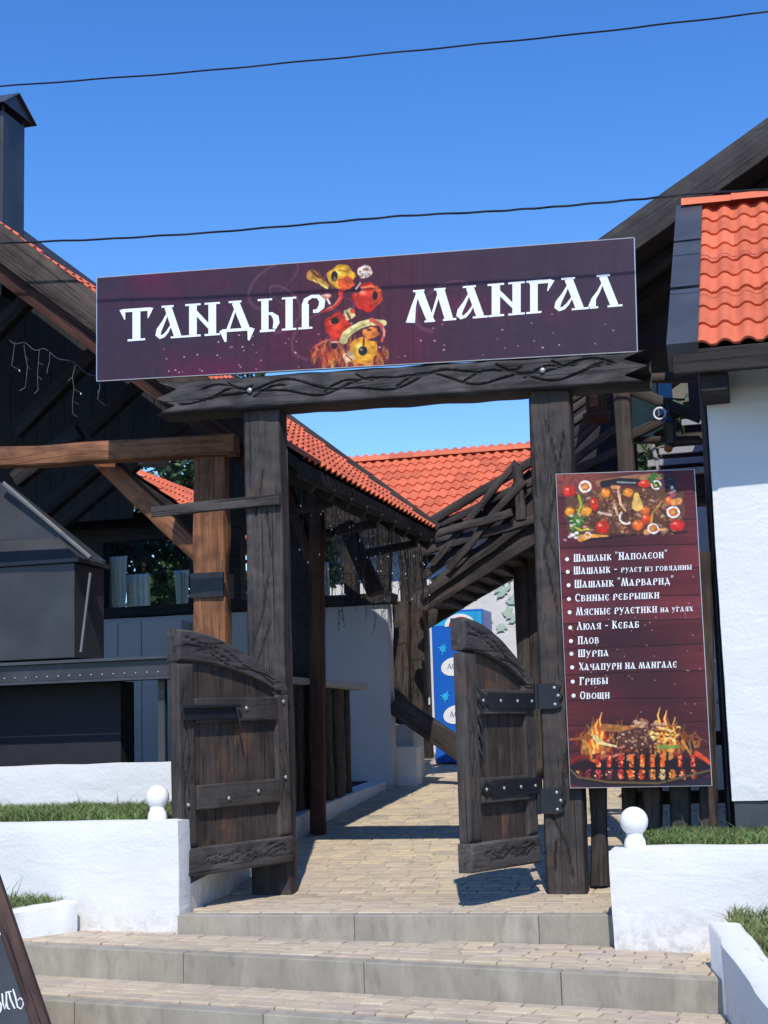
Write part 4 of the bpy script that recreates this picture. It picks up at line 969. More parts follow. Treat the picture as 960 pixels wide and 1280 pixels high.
for k in range(26): x, y = rs2.gauss(745, 24), rs2.gauss(110, 22); e1_(x, y, 14, 9, rs2.choice(((.20, .19, .24), (.30, .28, .33), (.14, .13, .17))))
for k in range(12): x, y = rs2.gauss(762, 14), rs2.gauss(185, 14); e1_(x, y, 10, 8, rs2.choice(((.88, .62, .66), (.95, .85, .85), (.66, .3, .42))))
for k in range(14): x, y = rs2.gauss(135, 20), rs2.gauss(465, 16); e1_(x, y, 12, 8, rs2.choice(((.85, .80, .78), (.6, .45, .5), (.92, .9, .86))))
l1_([(150, 410), (190, 430), (235, 420)], 12, (.75, .72, .22))
# fire and grill: crop 960x576 of (700,880)-(900,1000)
def P2(x, y): return inv(700 + x / 4.8, 880 + y / 4.8)
k2_ = 1 / 4.8 * 200 / 177
def e2_(x, y, rx, ry, col, **k): X_, Y_ = P2(x, y); pc.ell(X_, Y_, rx * k2_, ry * k2_, col, **k)
def l2_(pts, wd, col, w2=None, al=1.0): pc.line([P2(*p) for p in pts], wd * k2_, col, w2 * k2_ if w2 else None, al)
X_, Y_ = P2(480, 300)
halo = np.exp(-(((pc.X - X_) / 90) ** 2 + ((pc.Y - Y_) / 45) ** 2))[..., None]; pc.c = pc.c * (1 - halo * .65) + np.array([.20, .11, .12]) * halo * .65
l2_([(50, 450), (300, 490), (900, 470)], 60, (.17, .14, .19)); e2_(480, 400, 440, 90, (.15, .10, .12))
for k in range(170):
    x = rs2.choice((rs2.gauss(215, 40), rs2.gauss(650, 45), rs2.uniform(100, 860))); y = rs2.uniform(190, 330); h = rs2.uniform(30, 130)
    l2_([(x, y), (x + rs2.uniform(-16, 16), y - h * .5), (x + rs2.uniform(-24, 24), y - h)], rs2.uniform(10, 26), rs2.choice(((.80, .34, .10), (.93, .56, .18), (.70, .25, .10), (.98, .78, .35))), 3, .45)
for fx_, fy_, fw in ((225, 200, 60), (250, 160, 40), (200, 260, 46), (640, 150, 52), (690, 190, 36), (600, 130, 30)):
    for q_, (cc_, sc_) in enumerate((((.88, .36, .10), 1.0), ((.97, .60, .20), .62), ((1, .86, .48), .3))): l2_([(fx_, fy_ + 70), (fx_ + 10, fy_ + 10), (fx_ - 8, fy_ - 50), (fx_ + 6, fy_ - 100)], fw * sc_, cc_, 3, .75)
l2_([(60, 350), (120, 320), (180, 330)], 26, (.50, .14, .13), 8); l2_([(820, 300), (880, 340), (910, 370)], 30, (.85, .30, .14), 16)
l2_([(60, 220), (200, 208)], 14, (.62, .34, .18), 20); l2_([(720, 190), (840, 210), (900, 240)], 10, (.55, .30, .18), 4)
l2_([(270, 150), (420, 160), (520, 120)], 44, (.66, .42, .22), 34); e2_(470, 215, 120, 62, (.34, .20, .17), wob=.05)
for k in range(90): x, y = rs2.gauss(480, 70), rs2.gauss(215, 30); e2_(x, y, rs2.uniform(5, 10), rs2.uniform(4, 8), rs2.choice(((.66, .48, .38), (.26, .14, .12), (.50, .32, .25), (.78, .62, .5))))
for k in range(60): x, y = rs2.gauss(650, 60), rs2.gauss(185, 26); e2_(x, y, rs2.uniform(7, 15), rs2.uniform(5, 9), rs2.choice(((.90, .68, .30), (.72, .44, .20), (.95, .82, .5), (.38, .2, .1))))
for k in range(26): x, y = rs2.gauss(520, 70), rs2.gauss(130, 12); e2_(x, y, 14, 7, rs2.choice(((.62, .42, .32), (.80, .62, .5), (.35, .2, .16))))
l2_([(215, 210), (250, 240), (345, 262)], 30, (.92, .84, .58), 10); l2_([(600, 265), (720, 262)], 30, (.50, .55, .25), 20); e2_(645, 320, 40, 22, (.72, .48, .25)); l2_([(740, 230), (800, 330)], 16, (.80, .55, .25), 8)
for k in range(30): x, y = rs2.uniform(200, 420), rs2.uniform(270, 360); l2_([(x, y), (x + 40, y - 14)], 14, rs2.choice(((.66, .36, .26), (.50, .22, .18), (.78, .48, .34), (.28, .14, .14))), 8)
hot = ((.98, .42, .14), (1, .66, .25), (.90, .30, .12), (.80, .20, .16), (.66, .16, .18))
for x in (235, 300, 370, 435, 500, 560, 620, 725, 800):
    hc = hot[0] if 400 < x < 640 else hot[3]; l2_([(x, 320), (x, 375)], 26, hc); [e2_(x + rs2.uniform(-10, 10), rs2.uniform(318, 378), 5, 6, rs2.choice(((.2, .08, .1), (1, .75, .4), hc))) for _ in range(9)]
for i, x in enumerate((120, 170, 235, 300, 370, 430, 495, 560, 620, 680, 740, 805)):
    hc = ((.45, .16, .16), (.5, .18, .2), (.72, .18, .24), (.5, .2, .26), (.75, .2, .2), (.96, .36, .14), (.96, .34, .12), (.98, .55, .25), (1, .88, .6), (.96, .5, .2), (.5, .16, .18), (.66, .22, .18))[i]
    l2_([(x, 412), (x, 438)], 36, hc, 34, .75)
    for k in range(16): e2_(x + rs2.uniform(-20, 20), rs2.uniform(398, 452), rs2.uniform(3, 8), rs2.uniform(3, 6), rs2.choice(((.16, .07, .09), (.28, .10, .10), hc, tuple(min(1, q * 1.3) for q in hc), (1, .72, .4))), wob=.2, ph=x)
l2_([(55, 390), (110, 440), (300, 470), (600, 475), (900, 400)], 12, (.40, .32, .20)); l2_([(70, 390), (900, 385)], 10, (.12, .10, .12))
for x in (400, 465, 530, 590, 650): l2_([(x, 300), (x - 4, 460)], 13, (.10, .08, .11))
for k in range(46): x, y = rs2.uniform(6, 194), rs2.uniform(150, 345); pc.ell(x, y, .6, .6, (.95, .80, .76))
pc.c *= (1 + np.where(pc.c.max(2) > .5, .55, .1) * (vnoise(520, 240, (50, 110), 18, 3) - .5))[..., None]
pc.mesh('printed_face', [p + Vector((0, -.008, 0)) for p in MC], M_PRINT, men, .92)
MB().hexa([MC[3] + Vector((0, -.006, 0)), MC[2] + Vector((0, -.006, 0)), MC[2] + Vector((0, .02, 0)), MC[3] + Vector((0, .02, 0))], [MC[0] + Vector((0, -.006, 0)), MC[1] + Vector((0, -.006, 0)), MC[1] + Vector((0, .02, 0)), MC[0] + Vector((0, .02, 0))]).build('backing_panel', M_IRON, men)
ed = MB()
for a, b in zip(MC, MC[1:] + MC[:1]): ed.tube([a + Vector((0, -.006, 0)), b + Vector((0, -.006, 0))], .0028, 6)
ed.build('edge_trim', M_TRIM, men)
def menu_line(txt, x0, x1, yb0, yb1, cap):
    """letters after ~ are printed small"""
    seq = []; pos = 0; small = False
    for ch in txt:
        if ch == '~': small = True; continue
        up = ch.upper(); low = ch != up; sc = 1.0 if not low else .80
        if small: sc *= .74
        wd = GL[up][0] * (.92 if low else 1.0) * (.8 if small else 1); seq.append((up, pos, pos + wd, sc)); pos += wd + (.10 if up != ' ' else 0)
    k = (x1 - x0) / pos
    its = [(c_, x0 + a * k, x0 + b * k, s_) for c_, a, b, s_ in seq]
    for it in its:
        if it[0] == ' ': continue
        text_mesh('letter', [it], lambda u, v_, l: at(u, yb0 + (yb1 - yb0) * (u - x0) / (x1 - x0) - cap * v_, 'y', PY - .0095 - .00012 * l), M_PRWHITE, men)
menu_line('Шашлык "Наполеон"', 717, 835, 702.3, 697.3, 9.6); menu_line('Шашлык - ~рулет из говядины', 717, 865.5, 718, 711.8, 9.8)
menu_line('Шашлык "Марварид"', 718, 843, 735, 730, 10); menu_line('Свиные ребрышки', 719, 825, 752, 747.8, 9.6); menu_line('Мясные рулетики ~на углях', 720, 867, 769.3, 763.8, 9.8)
menu_line('Люля - Кебаб', 721, 800, 787.5, 784.5, 9.8); menu_line('Плов', 722, 749.5, 805.3, 804.3, 9.8); menu_line('Шурпа', 722.5, 762, 821.3, 820, 9.4)
menu_line('Хачапури на мангале', 723.5, 847, 838, 834.3, 9.8); menu_line('Грибы', 724, 761, 856.3, 854.8, 9.8); menu_line('Овощи', 725, 763, 874, 873, 9.6)
for x, y in ((708.8, 699), (709.7, 714.8), (710.8, 731.5), (711.2, 748.8), (712, 765.3), (712.8, 784.5), (713.7, 801.3), (714.3, 817.2), (715.2, 834.2), (715.9, 852), (717, 869.5)):
    cc = at(x, y, 'y', PY - .0095); n = 14; geo('bullet', [cc + Vector((.0135 * math.cos(-6.283 * k / n), 0, .0135 * math.sin(-6.283 * k / n))) for k in range(n)], [tuple(reversed(range(n)))], M_PRWHITE, men)

# ------------------------------------------------------------ tiled roofs
def tile_mesh():
    TW, TL = .30, .35; n = 16; v = []; f = []
    def prof(x):
        u = (x % .15) / .15; r = max(0, math.cos((u - .5) * math.pi / .66)) if abs(u - .5) < .33 else 0
        return .034 * r ** .75
    for j, (yy, zz) in enumerate(((0, .022), (TL * .5, .010), (TL, 0.0))):
        for i in range(n + 1): x = TW * i / n; v.append((x - .001, yy, zz + prof(min(x, .2999))))
    b = len(v)
    for i in range(n + 1): x = TW * i / n; v.append((x - .001, 0.002, prof(min(x, .2999)) + .004))
    W_ = n + 1
    for j in range(2):
        for i in range(n): f.append((j * W_ + i, j * W_ + i + 1, (j + 1) * W_ + i + 1, (j + 1) * W_ + i))
    for i in range(n): f.append((b + i, b + i + 1, i + 1, i))
    me = mesh('roof_tile', v, f, 50); me.materials.append(M_TILE); return me
TILE = tile_mesh()
def tile_roof(root, O, A, B, cols, rows, gauge=.31, skip=None):
    """O eave corner, A along the eave, B up the slope"""
    A, B = Vector(A).normalized(), Vector(B).normalized(); Nn = A.cross(B)
    for r in range(rows):
        for c_ in range(cols):
            if skip and skip(c_, r): continue
            p = Vector(O) + A * (.3 * c_) + B * (gauge * r) + Nn * random.uniform(-.001, .002)
            M = Matrix.Translation(p) @ Matrix((A, B, Nn)).transposed().to_4x4() @ Matrix.Rotation(random.uniform(-.006, .006), 4, 'Z')
            link('roof_tile', TILE, None, root, M)
def ridge_caps(root, p0, p1, name='ridge_tile'):
    p0, p1 = Vector(p0), Vector(p1); d = (p1 - p0); L = d.length; d.normalize(); n = max(1, round(L / .40))
    side = d.cross(Vector((0, 0, 1))).normalized()
    v = []; f = []; m = 8
    for j, (x, k) in enumerate(((-.03, 1.1), (.42, .92))):
        for i in range(m + 1): a = math.pi * i / m; v.append((x, .12 * k * math.cos(a), .085 * k * math.sin(a)))
    for i in range(m): f.append((i, i + m + 1, i + m + 2, i + 1))
    me = mesh(name, v, f, 50); me.materials.append(M_TILE)
    for k in range(n): link(name, me, None, root, Matrix.Translation(p0 + d * (L * k / n)) @ Matrix((d, side, Vector((0, 0, 1)))).transposed().to_4x4())

# small house on the right
hr = thing('white_house', (2.5, .5, 0), 'white plastered house corner on the right under an orange tiled roof', 'house')
XW = 2.055
plaster_box('wall', XW, 6.0, -.1, 3.5, .60, 3.80, M_WHITE, hr, amp=.006, cell=.09)
MB().box(XW + .02, 6.0, -.075, 3.5, .1, .60).build('plinth', M_ANTH, hr)
EY, EZ = -.62, 3.585; B = Vector((0, math.cos(R(38)), math.sin(R(38)))); ez0 = at(863, 432, 'y', EY)
tile_roof(hr, (ez0.x + .0, EY, ez0.z - .02), (1, 0, 0), B, 6, 9, .302)
rt = Vector((ez0.x, EY, ez0.z - .02)) + B * 2.74
ridge_caps(hr, rt + Vector((-.08, 0, .02)), rt + Vector((1.9, 0, .0)))
# roof deck under the tiles, other slope, verge metal
x0_ = 2.01; e0 = Vector((x0_, EY - .0, ez0.z - .065))
lo = [e0 + Vector((0, .02, -.12)), e0 + Vector((3.6, .02, -.12)), e0 + Vector((3.6, .02, -.12)) + B * 2.72, e0 + Vector((0, .02, -.12)) + B * 2.72]
hi = [p + Vector((0, 0, .10)) for p in lo]
MB().hexa(lo, hi).build('roof_deck', W_DARK, hr)
p1_ = e0 + B * 2.74; MB().hexa([p1_ + Vector((0, 0, -.14)), p1_ + Vector((3.6, 0, -.14)), Vector((x0_ + 3.6, 3.6, 3.6)), Vector((x0_, 3.6, 3.6))], [p1_, p1_ + Vector((3.6, 0, 0)), Vector((x0_ + 3.6, 3.6, 3.74)), Vector((x0_, 3.6, 3.74))]).build('back_slope', M_TILE, hr)
vy = [0, .33, .345, .62, .94, 1.0]
for i in range(3):
    a = (0, .36, .70)[i] * 2.76; b = (.345, .69, 1.0)[i] * 2.76
    q = [e0 + Vector((-.16, -.03, .02)) + B * a, e0 + Vector((.045, -.03, .02)) + B * a, e0 + Vector((.045, -.03, .02)) + B * b, e0 + Vector((-.16, -.03, .02)) + B * b]
    up = Vector((0, -B.z, B.y)) * (.045 + .004 * i)
    MB().hexa([p - up * 3.0 for p in q], [p + up * 1.4 for p in q]).build('verge_flashing', M_ANTH, hr)
bev(MB().box(x0_ - .13, 6, EY - .02, EY + .05, ez0.z - .19, ez0.z - .03).build('fascia', W_DARK, hr), .006)
for x in (2.05, 3.0, 3.9):
    MB().hexa([(x, EY + .06, ez0.z - .30), (x + .17, EY + .06, ez0.z - .30), (x + .17, -.09, ez0.z - .30), (x, -.09, ez0.z - .30)], [(x, EY + .06, ez0.z - .12), (x + .17, EY + .06, ez0.z - .12), (x + .17, -.09, ez0.z - .10), (x, -.09, ez0.z - .10)]).build('rafter_end', W_DARK, hr)
for px_, nm in ((877, 'drain_pipe'), (886, 'drain_pipe')):
    a, b = at(px_, 452, 'y', .25), at(px_ + 33, 1030, 'y', .25)
    o = MB().tube([(a.x, .2, a.z), (a.x, .2, .4)], .028 if px_ < 880 else .035, 10).build(nm, M_IRON, hr, 50)

# ------------------------------------------------------------ left pavilion
pav = thing('pavilion', (-3, 3, 0), 'open timber dining pavilion on the left with an orange tiled roof', 'pavilion')
EX = -1.1; pf = at(543, 659, 'x', EX); ZE = pf.z; YF = pf.y; SL = R(39); YN = .5
SB = Vector((-math.cos(SL), 0, math.sin(SL)))
ncol = int(round((YF - YN) / .3)); YN = YF - .3 * ncol
tile_roof(pav, (EX, YN, ZE - .035), (0, 1, 0), SB, ncol, 16, .31, skip=lambda c_, r: r > 11 and 3 < c_)
def roofpt(d, y, dz=0): return Vector((EX, y, ZE)) + SB * d + Vector((0, 0, dz))
RL = 8.4
MB().hexa([roofpt(.05, YN + .03, -.16), roofpt(.05, YF - .03, -.16), roofpt(RL, YF - .03, -.16), roofpt(RL, YN + .03, -.16)][::-1], [roofpt(.05, YN + .03, -.06), roofpt(.05, YF - .03, -.06), roofpt(RL, YF - .03, -.06), roofpt(RL, YN + .03, -.06)][::-1]).build('roof_deck', M_SOFFIT, pav)
# back slope beyond the ridge
rg = roofpt(RL, YN); MB().hexa([(rg.x, YN, rg.z - .16), (rg.x, YF, rg.z - .16), (rg.x - 4, YF, rg.z - 3.4), (rg.x - 4, YN, rg.z - 3.4)][::-1], [(rg.x, YN, rg.z - .04), (rg.x, YF, rg.z - .04), (rg.x - 4, YF, rg.z - 3.28), (rg.x - 4, YN, rg.z - 3.28)][::-1]).build('back_slope', M_TILE, pav)
# barge boards
beam('barge_board', roofpt(.40, YN - .02, -.105), roofpt(RL, YN - .02, -.105), .05, .27, W_BARGE, pav, up=(0, 0, 1), rough=.003, rnd=.1)
beam('barge_board', roofpt(.45, YN + .05, -.32), roofpt(RL, YN + .05, -.32), .06, .22, W_RED, pav, rough=.003, rnd=.1)
beam('barge_board', roofpt(-.04, YF + .0, -.01), roofpt(3.5, YF + .0, -.01), .05, .14, W_GREYBARGE, pav, rough=.002, rnd=.1)
beam('eave_fascia', (EX - .02, YN, ZE - .12), (EX - .02, YF, ZE - .12), .05, .13, W_DARK, pav, rough=.003, rnd=.1)
for k in range(9):
    y = YN + .35 + k * (YF - YN - .5) / 8
    beam('rafter', roofpt(.02, y, -.22), roofpt(RL, y, -.22), .09, .12, W_DARK, pav, rough=.004)
beam('ridge_beam', (rg.x, YN, rg.z - .34), (rg.x, YF, rg.z - .34), .16, .2, W_DARK, pav)
for xx in (-1.75, -3.6):
    zz = ZE + (EX - xx) * math.tan(SL) - .36
    beam('purlin', (xx, YN + .1, zz), (xx, YF - .1, zz), .15, .17, W_DARK, pav)
# posts
def post(px0, px1, pyt, pyb, y, mat, dep=None, ztop=None, zb=None, nm='post', rough=.008):
    a, b = at(px0, pyt, 'y', y), at(px1, pyt, 'y', y); c_ = at((px0 + px1) / 2, pyb, 'y', y)
    xm = (a.x + b.x) / 2; wd = b.x - a.x
    return beam(nm, (c_.x, y + wd / 2, zb if zb is not None else c_.z), (xm, y + wd / 2, ztop if ztop is not None else a.z), wd, dep or wd, mat, pav, up=(0, 1, 0), rough=rough, rnd=.12)
YW = .34
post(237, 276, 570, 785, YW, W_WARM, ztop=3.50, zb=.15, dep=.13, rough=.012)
b0w, b1w = at(236, 718, 'y', YW + .08), at(281, 746, 'y', YW + .08); MB().box(b0w.x + .03, b1w.x + .005, YW + .03, YW + .27, b1w.z, b0w.z).build('iron_band', M_IRON, pav)
post(355, 392, 640, 850, 3.2, W_DARKZ, ztop=3.55, zb=.3, dep=.16)
post(386, 402, 640, 985, 2.75, W_RED, ztop=3.5, zb=.25, rough=.006)
beam('brace', at(432, 655, 'y', 4.6), at(470, 742, 'y', 4.6), .16, .2, W_DARKZ, pav, up=(0, 1, 0))
post(470, 486, 640, 742, 6.15, W_DARKZ, ztop=3.55)
post(430, 446, 655, 742, 6.15, W_DARKZ, ztop=3.55)
zpb = at(510, 905, 'y', 6.9).z
post(499, 528, 668, 900, 6.9, W_STAIR, ztop=3.75, zb=zpb, rough=.02)
post(490, 510, 752, 900, 6.75, W_STAIR, zb=zpb, rough=.014)
plaster_box('post_pedestal', at(490, 900, 'y', 6.7).x, at(517, 900, 'y', 6.7).x, 6.7, 7.2, .4, zpb, M_GREY, pav, amp=.004)
post(-150, -105, 560, 900, .45, W_DARKZ, ztop=3.6, zb=.2)
# tie beam across the front, sunlit at its left end
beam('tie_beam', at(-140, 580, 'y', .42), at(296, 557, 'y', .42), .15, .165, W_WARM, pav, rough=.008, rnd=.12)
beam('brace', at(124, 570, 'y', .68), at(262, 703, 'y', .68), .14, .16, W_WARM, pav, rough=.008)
beam('plate', (-1.85, YN + .3, 3.62), (-1.85, YF - .2, 3.62), .16, .18, W_DARK, pav)
for y in (1.6, 3.0, 4.6):
    beam('eave_bracket', (-1.85, y, 3.0), (-1.2, y, ZE - .22), .08, .09, W_DARK, pav, up=(0, 1, 0))
beam('brace', at(355, 600, 'y', 2.9), at(398, 720, 'y', 3.0), .10, .16, W_RED, pav, up=(0, 1, 0))
# collar braces seen dark under the roof
for a, b, y in (((30, 660), (150, 560), 2.5), ((70, 660), (240, 520), 4.0), ((20, 600), (100, 540), 1.6), ((20, 540), (120, 440), 3.0), ((110, 540), (215, 445), 4.4), ((-10, 420), (60, 350), 2.0)):
    beam('collar_brace', at(*a, 'y', y), at(*b, 'y', y), .12, .16, W_DARK, pav)
# rear wall with window band
YB = 6.2
gw = at(397, 759, 'y', YB); 
plaster_box('rear_wall', -8.5, at(489, 900, 'y', YB).x, YB, YB + .22, .35, gw.z, M_GREY, pav, amp=.004, cell=.12)
bev(MB().box(-8.5, at(489, 750, 'y', YB).x + .01, YB - .05, YB + .27, gw.z + .004, gw.z + .125).build('window_sill', W_DARK, pav), .006)
wh0 = at(200, 673, 'y', YB).z; wh1 = at(200, 638, 'y', YB).z; MB().box(-8.5, -1.97, YB + .02, YB + .2, wh0, wh1).build('window_head', W_DARK, pav)
def pxx(px, py, y=YB): return at(px, py, 'y', y).x
for a, b in ((108, 128), (236, 300)):
    MB().box(pxx(a, 710), pxx(b, 710), YB + .02, YB + .2, gw.z + .126, wh0 - .002).build('window_mullion', W_DARK, pav)
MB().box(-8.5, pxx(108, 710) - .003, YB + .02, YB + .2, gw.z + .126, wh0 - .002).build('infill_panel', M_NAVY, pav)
g_ = MB().box(pxx(128, 710) + .002, pxx(236, 710) - .002, YB + .09, YB + .1, gw.z + .13, wh0 - .003).build('window_pane', M_GLASS, pav)
# pale lockers against the rear wall
for a, b in ((131, 161), (161, 190), (190, 240)):
    bev(MB().box(pxx(a, 850) + .003, pxx(b, 850) - .003, YB - .3, YB - .02, .45, at(140, 782, 'y', YB).z).build('locker', M_GREY, pav), .01)
# boarded rear gable above the windows, left open low on the right
x = -9.4
while x < -1.35:
    low = at(100, 640, 'y', 5.7).z if x < at(150, 600, 'y', 5.7).x else at(200, 640, 'y', 5.7).z + (0 if x < at(140, 600, 'y', 5.7).x else 0)
    if x > at(245, 600, 'y', 5.7).x: low = 3.9
    top = ZE + (EX - x - .18) * math.tan(SL) - .17 if x > rg.x else rg.z - .2 - (rg.x - x) * .8
    if at(150, 600, 'y', 5.7).x < x < at(245, 600, 'y', 5.7).x: low = at(200, 574, 'y', 5.7).z
    elif low < 3.9: low = at(100, 652, 'y', 5.7).z
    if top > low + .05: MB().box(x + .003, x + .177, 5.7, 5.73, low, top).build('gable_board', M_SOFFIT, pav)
    x += .18
# side wall along the terrace and dark interior floor
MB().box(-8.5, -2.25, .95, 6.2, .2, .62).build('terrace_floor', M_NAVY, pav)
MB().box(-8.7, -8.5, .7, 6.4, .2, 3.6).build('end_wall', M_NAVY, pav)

# fence of upright logs on the plinth, ledge on top
fx = lambda y: -2.06 - .02 * (y - 2.5)
fen = thing('log_fence', (-2.1, 3.8, .4), 'fence of dark upright split logs standing on the white plinth', 'fence')
yy = 2.3; k = 0
while yy < 5.0:
    wd = random.uniform(.17, .22)
    beam('log', (fx(yy) + random.uniform(-.02, .02), yy + wd / 2, gz(yy) + .12), (fx(yy) + random.uniform(-.02, .02), yy + wd / 2, 1.62), .12, wd, W_DARKZ if k % 3 else W_STAIR, fen, up=(0, 1, 0), rough=.012, rnd=.35); yy += wd + .05; k += 1
yy = 1.0
while yy < 2.2:
    beam('log', (fx(yy), yy + .1, gz(yy) + .1), (fx(yy), yy + .1, 1.62), .10, .2, W_DARKZ, fen, up=(0, 1, 0), rough=.01, rnd=.35); yy += .24
led = at(404, 851, 'x', -2.0)
board('ledge', [(-2.3, 1.0, 1.66), (-1.95, 1.0, 1.68), (-1.95, 5.25, 1.68), (-2.3, 5.25, 1.66)], (0, 0, 1), .06, M_PALE, fen)
# block at the end of the grey wall
bx0, bx1 = at(489, 960, 'y', 6.45).x, at(522, 960, 'y', 6.45).x
tag(plaster_box('wall_block', bx0, bx1, 6.45, 6.69, .3, at(505, 933, 'y', 6.5).z, M_WHITE, None, amp=.005), 'low white plastered block at the foot of the rugged corner post', 'wall')
# strip of end wall catching light
# hanging lamp disc
hl = thing('hanging_lamp', at(193, 581, 'y', 2.6), 'flat round lamp hanging from a cord under the pavilion roof', 'lamp')
c_ = at(193, 581, 'y', 2.6); mb = MB(); n = 24
for r, z in ((.02, .05), (.15, .012), (.15, 0), (.02, -.004)):
    for k in range(n): mb.v.append(c_ + Vector((r * math.cos(6.283 * k / n), r * math.sin(6.283 * k / n), z)))
for j in range(3):
    for k in range(n): k2 = (k + 1) % n; mb.f.append((j * n + k, j * n + k2, j * n + n + k2, j * n + n + k))
mb.build('lamp_shade', M_PALE, hl, 50); MB().tube([c_ + Vector((0, 0, .04)), c_ + Vector((0, 0, .9))], .006, 5).build('cord', M_CABLE, hl)
# curtains and plants behind the window
def curtain(name, x0, x1, y, z0, z1, label, mat=M_CURT, cut=0.0, n=60, waves=9):
    v = []; f = []
    for i in range(n + 1):
        u = i / n; yy_ = y + .03 * math.sin(u * waves * 6.283) + .01 * math.sin(u * 37)
        for j in range(9):
            t = j / 8; v.append((x0 + (x1 - x0) * u * (1 - cut * (1 - t)) + cut * .5 * (x1 - x0) * (1 - t), yy_ + .01 * math.sin(t * 5), z0 + (z1 - z0) * t))
    for i in range(n):
        for j in range(8): f.append((i * 9 + j, (i + 1) * 9 + j, (i + 1) * 9 + j + 1, i * 9 + j + 1))
    o = geo(name, v, f, mat, None, 60); s_ = o.modifiers.new('solid', 'SOLIDIFY'); s_.thickness = .004
    return tag(o, label, 'curtain', 'curtains of the pavilion window')
za = gw.z + .1
curtain('curtain', pxx(130, 700, 6.5), pxx(160, 700, 6.5), 6.5, za, 3.42, 'pale gathered curtain at the left side of the pavilion window', cut=.25, waves=5)
curtain('curtain', pxx(158, 720, 6.65), pxx(187, 720, 6.65), 6.65, za, at(170, 718, 'y', 6.65).z, 'short pale green curtain hanging low in the middle of the pavilion window', waves=4)
curtain('curtain', pxx(218, 720, 6.5), pxx(237, 720, 6.5), 6.5, za, 3.2, 'pale curtain at the right side of the pavilion window beside the brown post', cut=.3, waves=4)
curtain('curtain', pxx(400, 720, 6.6), pxx(412, 720, 6.6), 6.6, za, 3.2, 'thin grey curtain hanging in the opening behind the reddish post', waves=3)
def foliage(name, centres, n, size, mat, label, cat, spread, stem=None, kind=None, group=None, seed=1):
    t = thing(name, (centres[0][0], centres[0][1], stem if stem is not None else centres[0][2]), label, cat, group)
    rs = random.Random(seed); v = []; f = []
    for k in range(n):
        cx, cy, cz, rr = rs.choice(centres)
        d = Vector((rs.gauss(0, 1), rs.gauss(0, 1), rs.gauss(0, 1))).normalized() * rr * rs.random() ** .45
        p = Vector((cx, cy, cz)) + d; a = Vector((rs.gauss(0, 1), rs.gauss(0, 1), rs.gauss(0, .7))).normalized(); b = a.cross(Vector((rs.gauss(0, 1), rs.gauss(0, 1), rs.gauss(0, 1)))).normalized(); s_ = size * rs.uniform(.6, 1.3); q = len(v)
        v += [p - a * s_, p + b * s_ * .45, p + a * s_, p - b * s_ * .45]; f.append((q, q + 1, q + 2, q + 3))
    geo('foliage', v, f, mat, t)
    mb = MB(); base = Vector((centres[0][0], centres[0][1], stem if stem is not None else centres[0][2] - 1))
    for cx, cy, cz, rr in centres:
        top = Vector((cx, cy, cz)); mid = base.lerp(top, .5) + Vector((rs.uniform(-.1, .1) * rr, rs.uniform(-.1, .1) * rr, 0)); mb.tube([base, mid, top], [.04 * rr + .012, .03 * rr + .01, .008], 6)
    mb.build('stem', M_BARK, t, 60); return t
pA = at(205, 735, 'y', 7.6); foliage('potted_shrub', [(pA.x, 7.6, pA.z, .16), (pA.x + .12, 7.6, pA.z - .22, .14), (pA.x - .1, 7.7, pA.z + .15, .12)], 700, .035, M_LEAFG, 'sunlit leafy shrub seen through the pavilion window', 'shrub', 0, .9, seed=3)
pB = at(185, 688, 'y', 7.2); foliage('climbing_vine', [(pB.x, 7.2, pB.z, .3), (pB.x + .45, 7.3, pB.z, .3), (pB.x - .45, 7.2, pB.z + .05, .25), (pB.x + .75, 7.2, pB.z - .05, .25)], 1300, .07, M_LEAFD, 'dark leafy vine hanging along the top of the pavilion window', 'vine', 0, 1.0, seed=5)
pD = at(185, 720, 'y', 8.6); foliage('hedge', [(pD.x - 1.4 + .35 * k, 8.6 + .1 * (k % 3), pD.z - .55 + .45 * (k % 4), .45) for k in range(12)], 5200, .09, M_LEAFD, 'dark dense hedge behind the pavilion window', 'hedge', 0, 1.0, seed=15)
pC = at(404, 690, 'y', 9.4); foliage('garden_shrub', [(pC.x, 9.4, pC.z, .22), (pC.x + .1, 9.5, pC.z - .3, .2), (pC.x, 9.4, pC.z + .2, .15)], 900, .045, M_LEAFG, 'bright green shrub behind the opening beside the reddish post', 'shrub', 0, .9, seed=8)

# grill: hood, chimney, counter
gr = thing('charcoal_grill', (-3.4, 1.2, .9), 'large black steel charcoal grill with sloping hood, under the pavilion roof', 'grill')
Y0, Y1 = .98, 1.55
hb = [at(-60, 706, 'y', Y0), at(93, 703, 'y', Y0), at(96, 822, 'y', Y0), at(-60, 836, 'y', Y0)]
x0h, x1h = -4.7, hb[1].x; zt, zb_ = hb[1].z, hb[2].z
bev(MB().box(x0h, x1h, Y0, Y1, zb_, zt).build('hood_body', M_HOOD, gr), .008)
lip = MB().box(x0h, x1h + .05, Y0 - .03, Y1 + .02, zt + .002, zt + .035); lip.build('hood_lip', M_HOOD, gr)
tp = at(72, 671, 'y', Y0 + .2)
MB().hexa([(x0h, Y0, zt + .036), (x1h + .03, Y0, zt + .036), (x1h + .03, Y1, zt + .036), (x0h, Y1, zt + .036)], [(x0h, Y0 + .22, tp.z), (tp.x, Y0 + .22, tp.z), (tp.x, Y1 - .2, tp.z), (x0h, Y1 - .2, tp.z)]).build('hood_skirt', M_HOOD, gr)
ap = at(2, 603, 'y', Y0 + .3); lowp = at(110, 694, 'y', Y0 + .3)
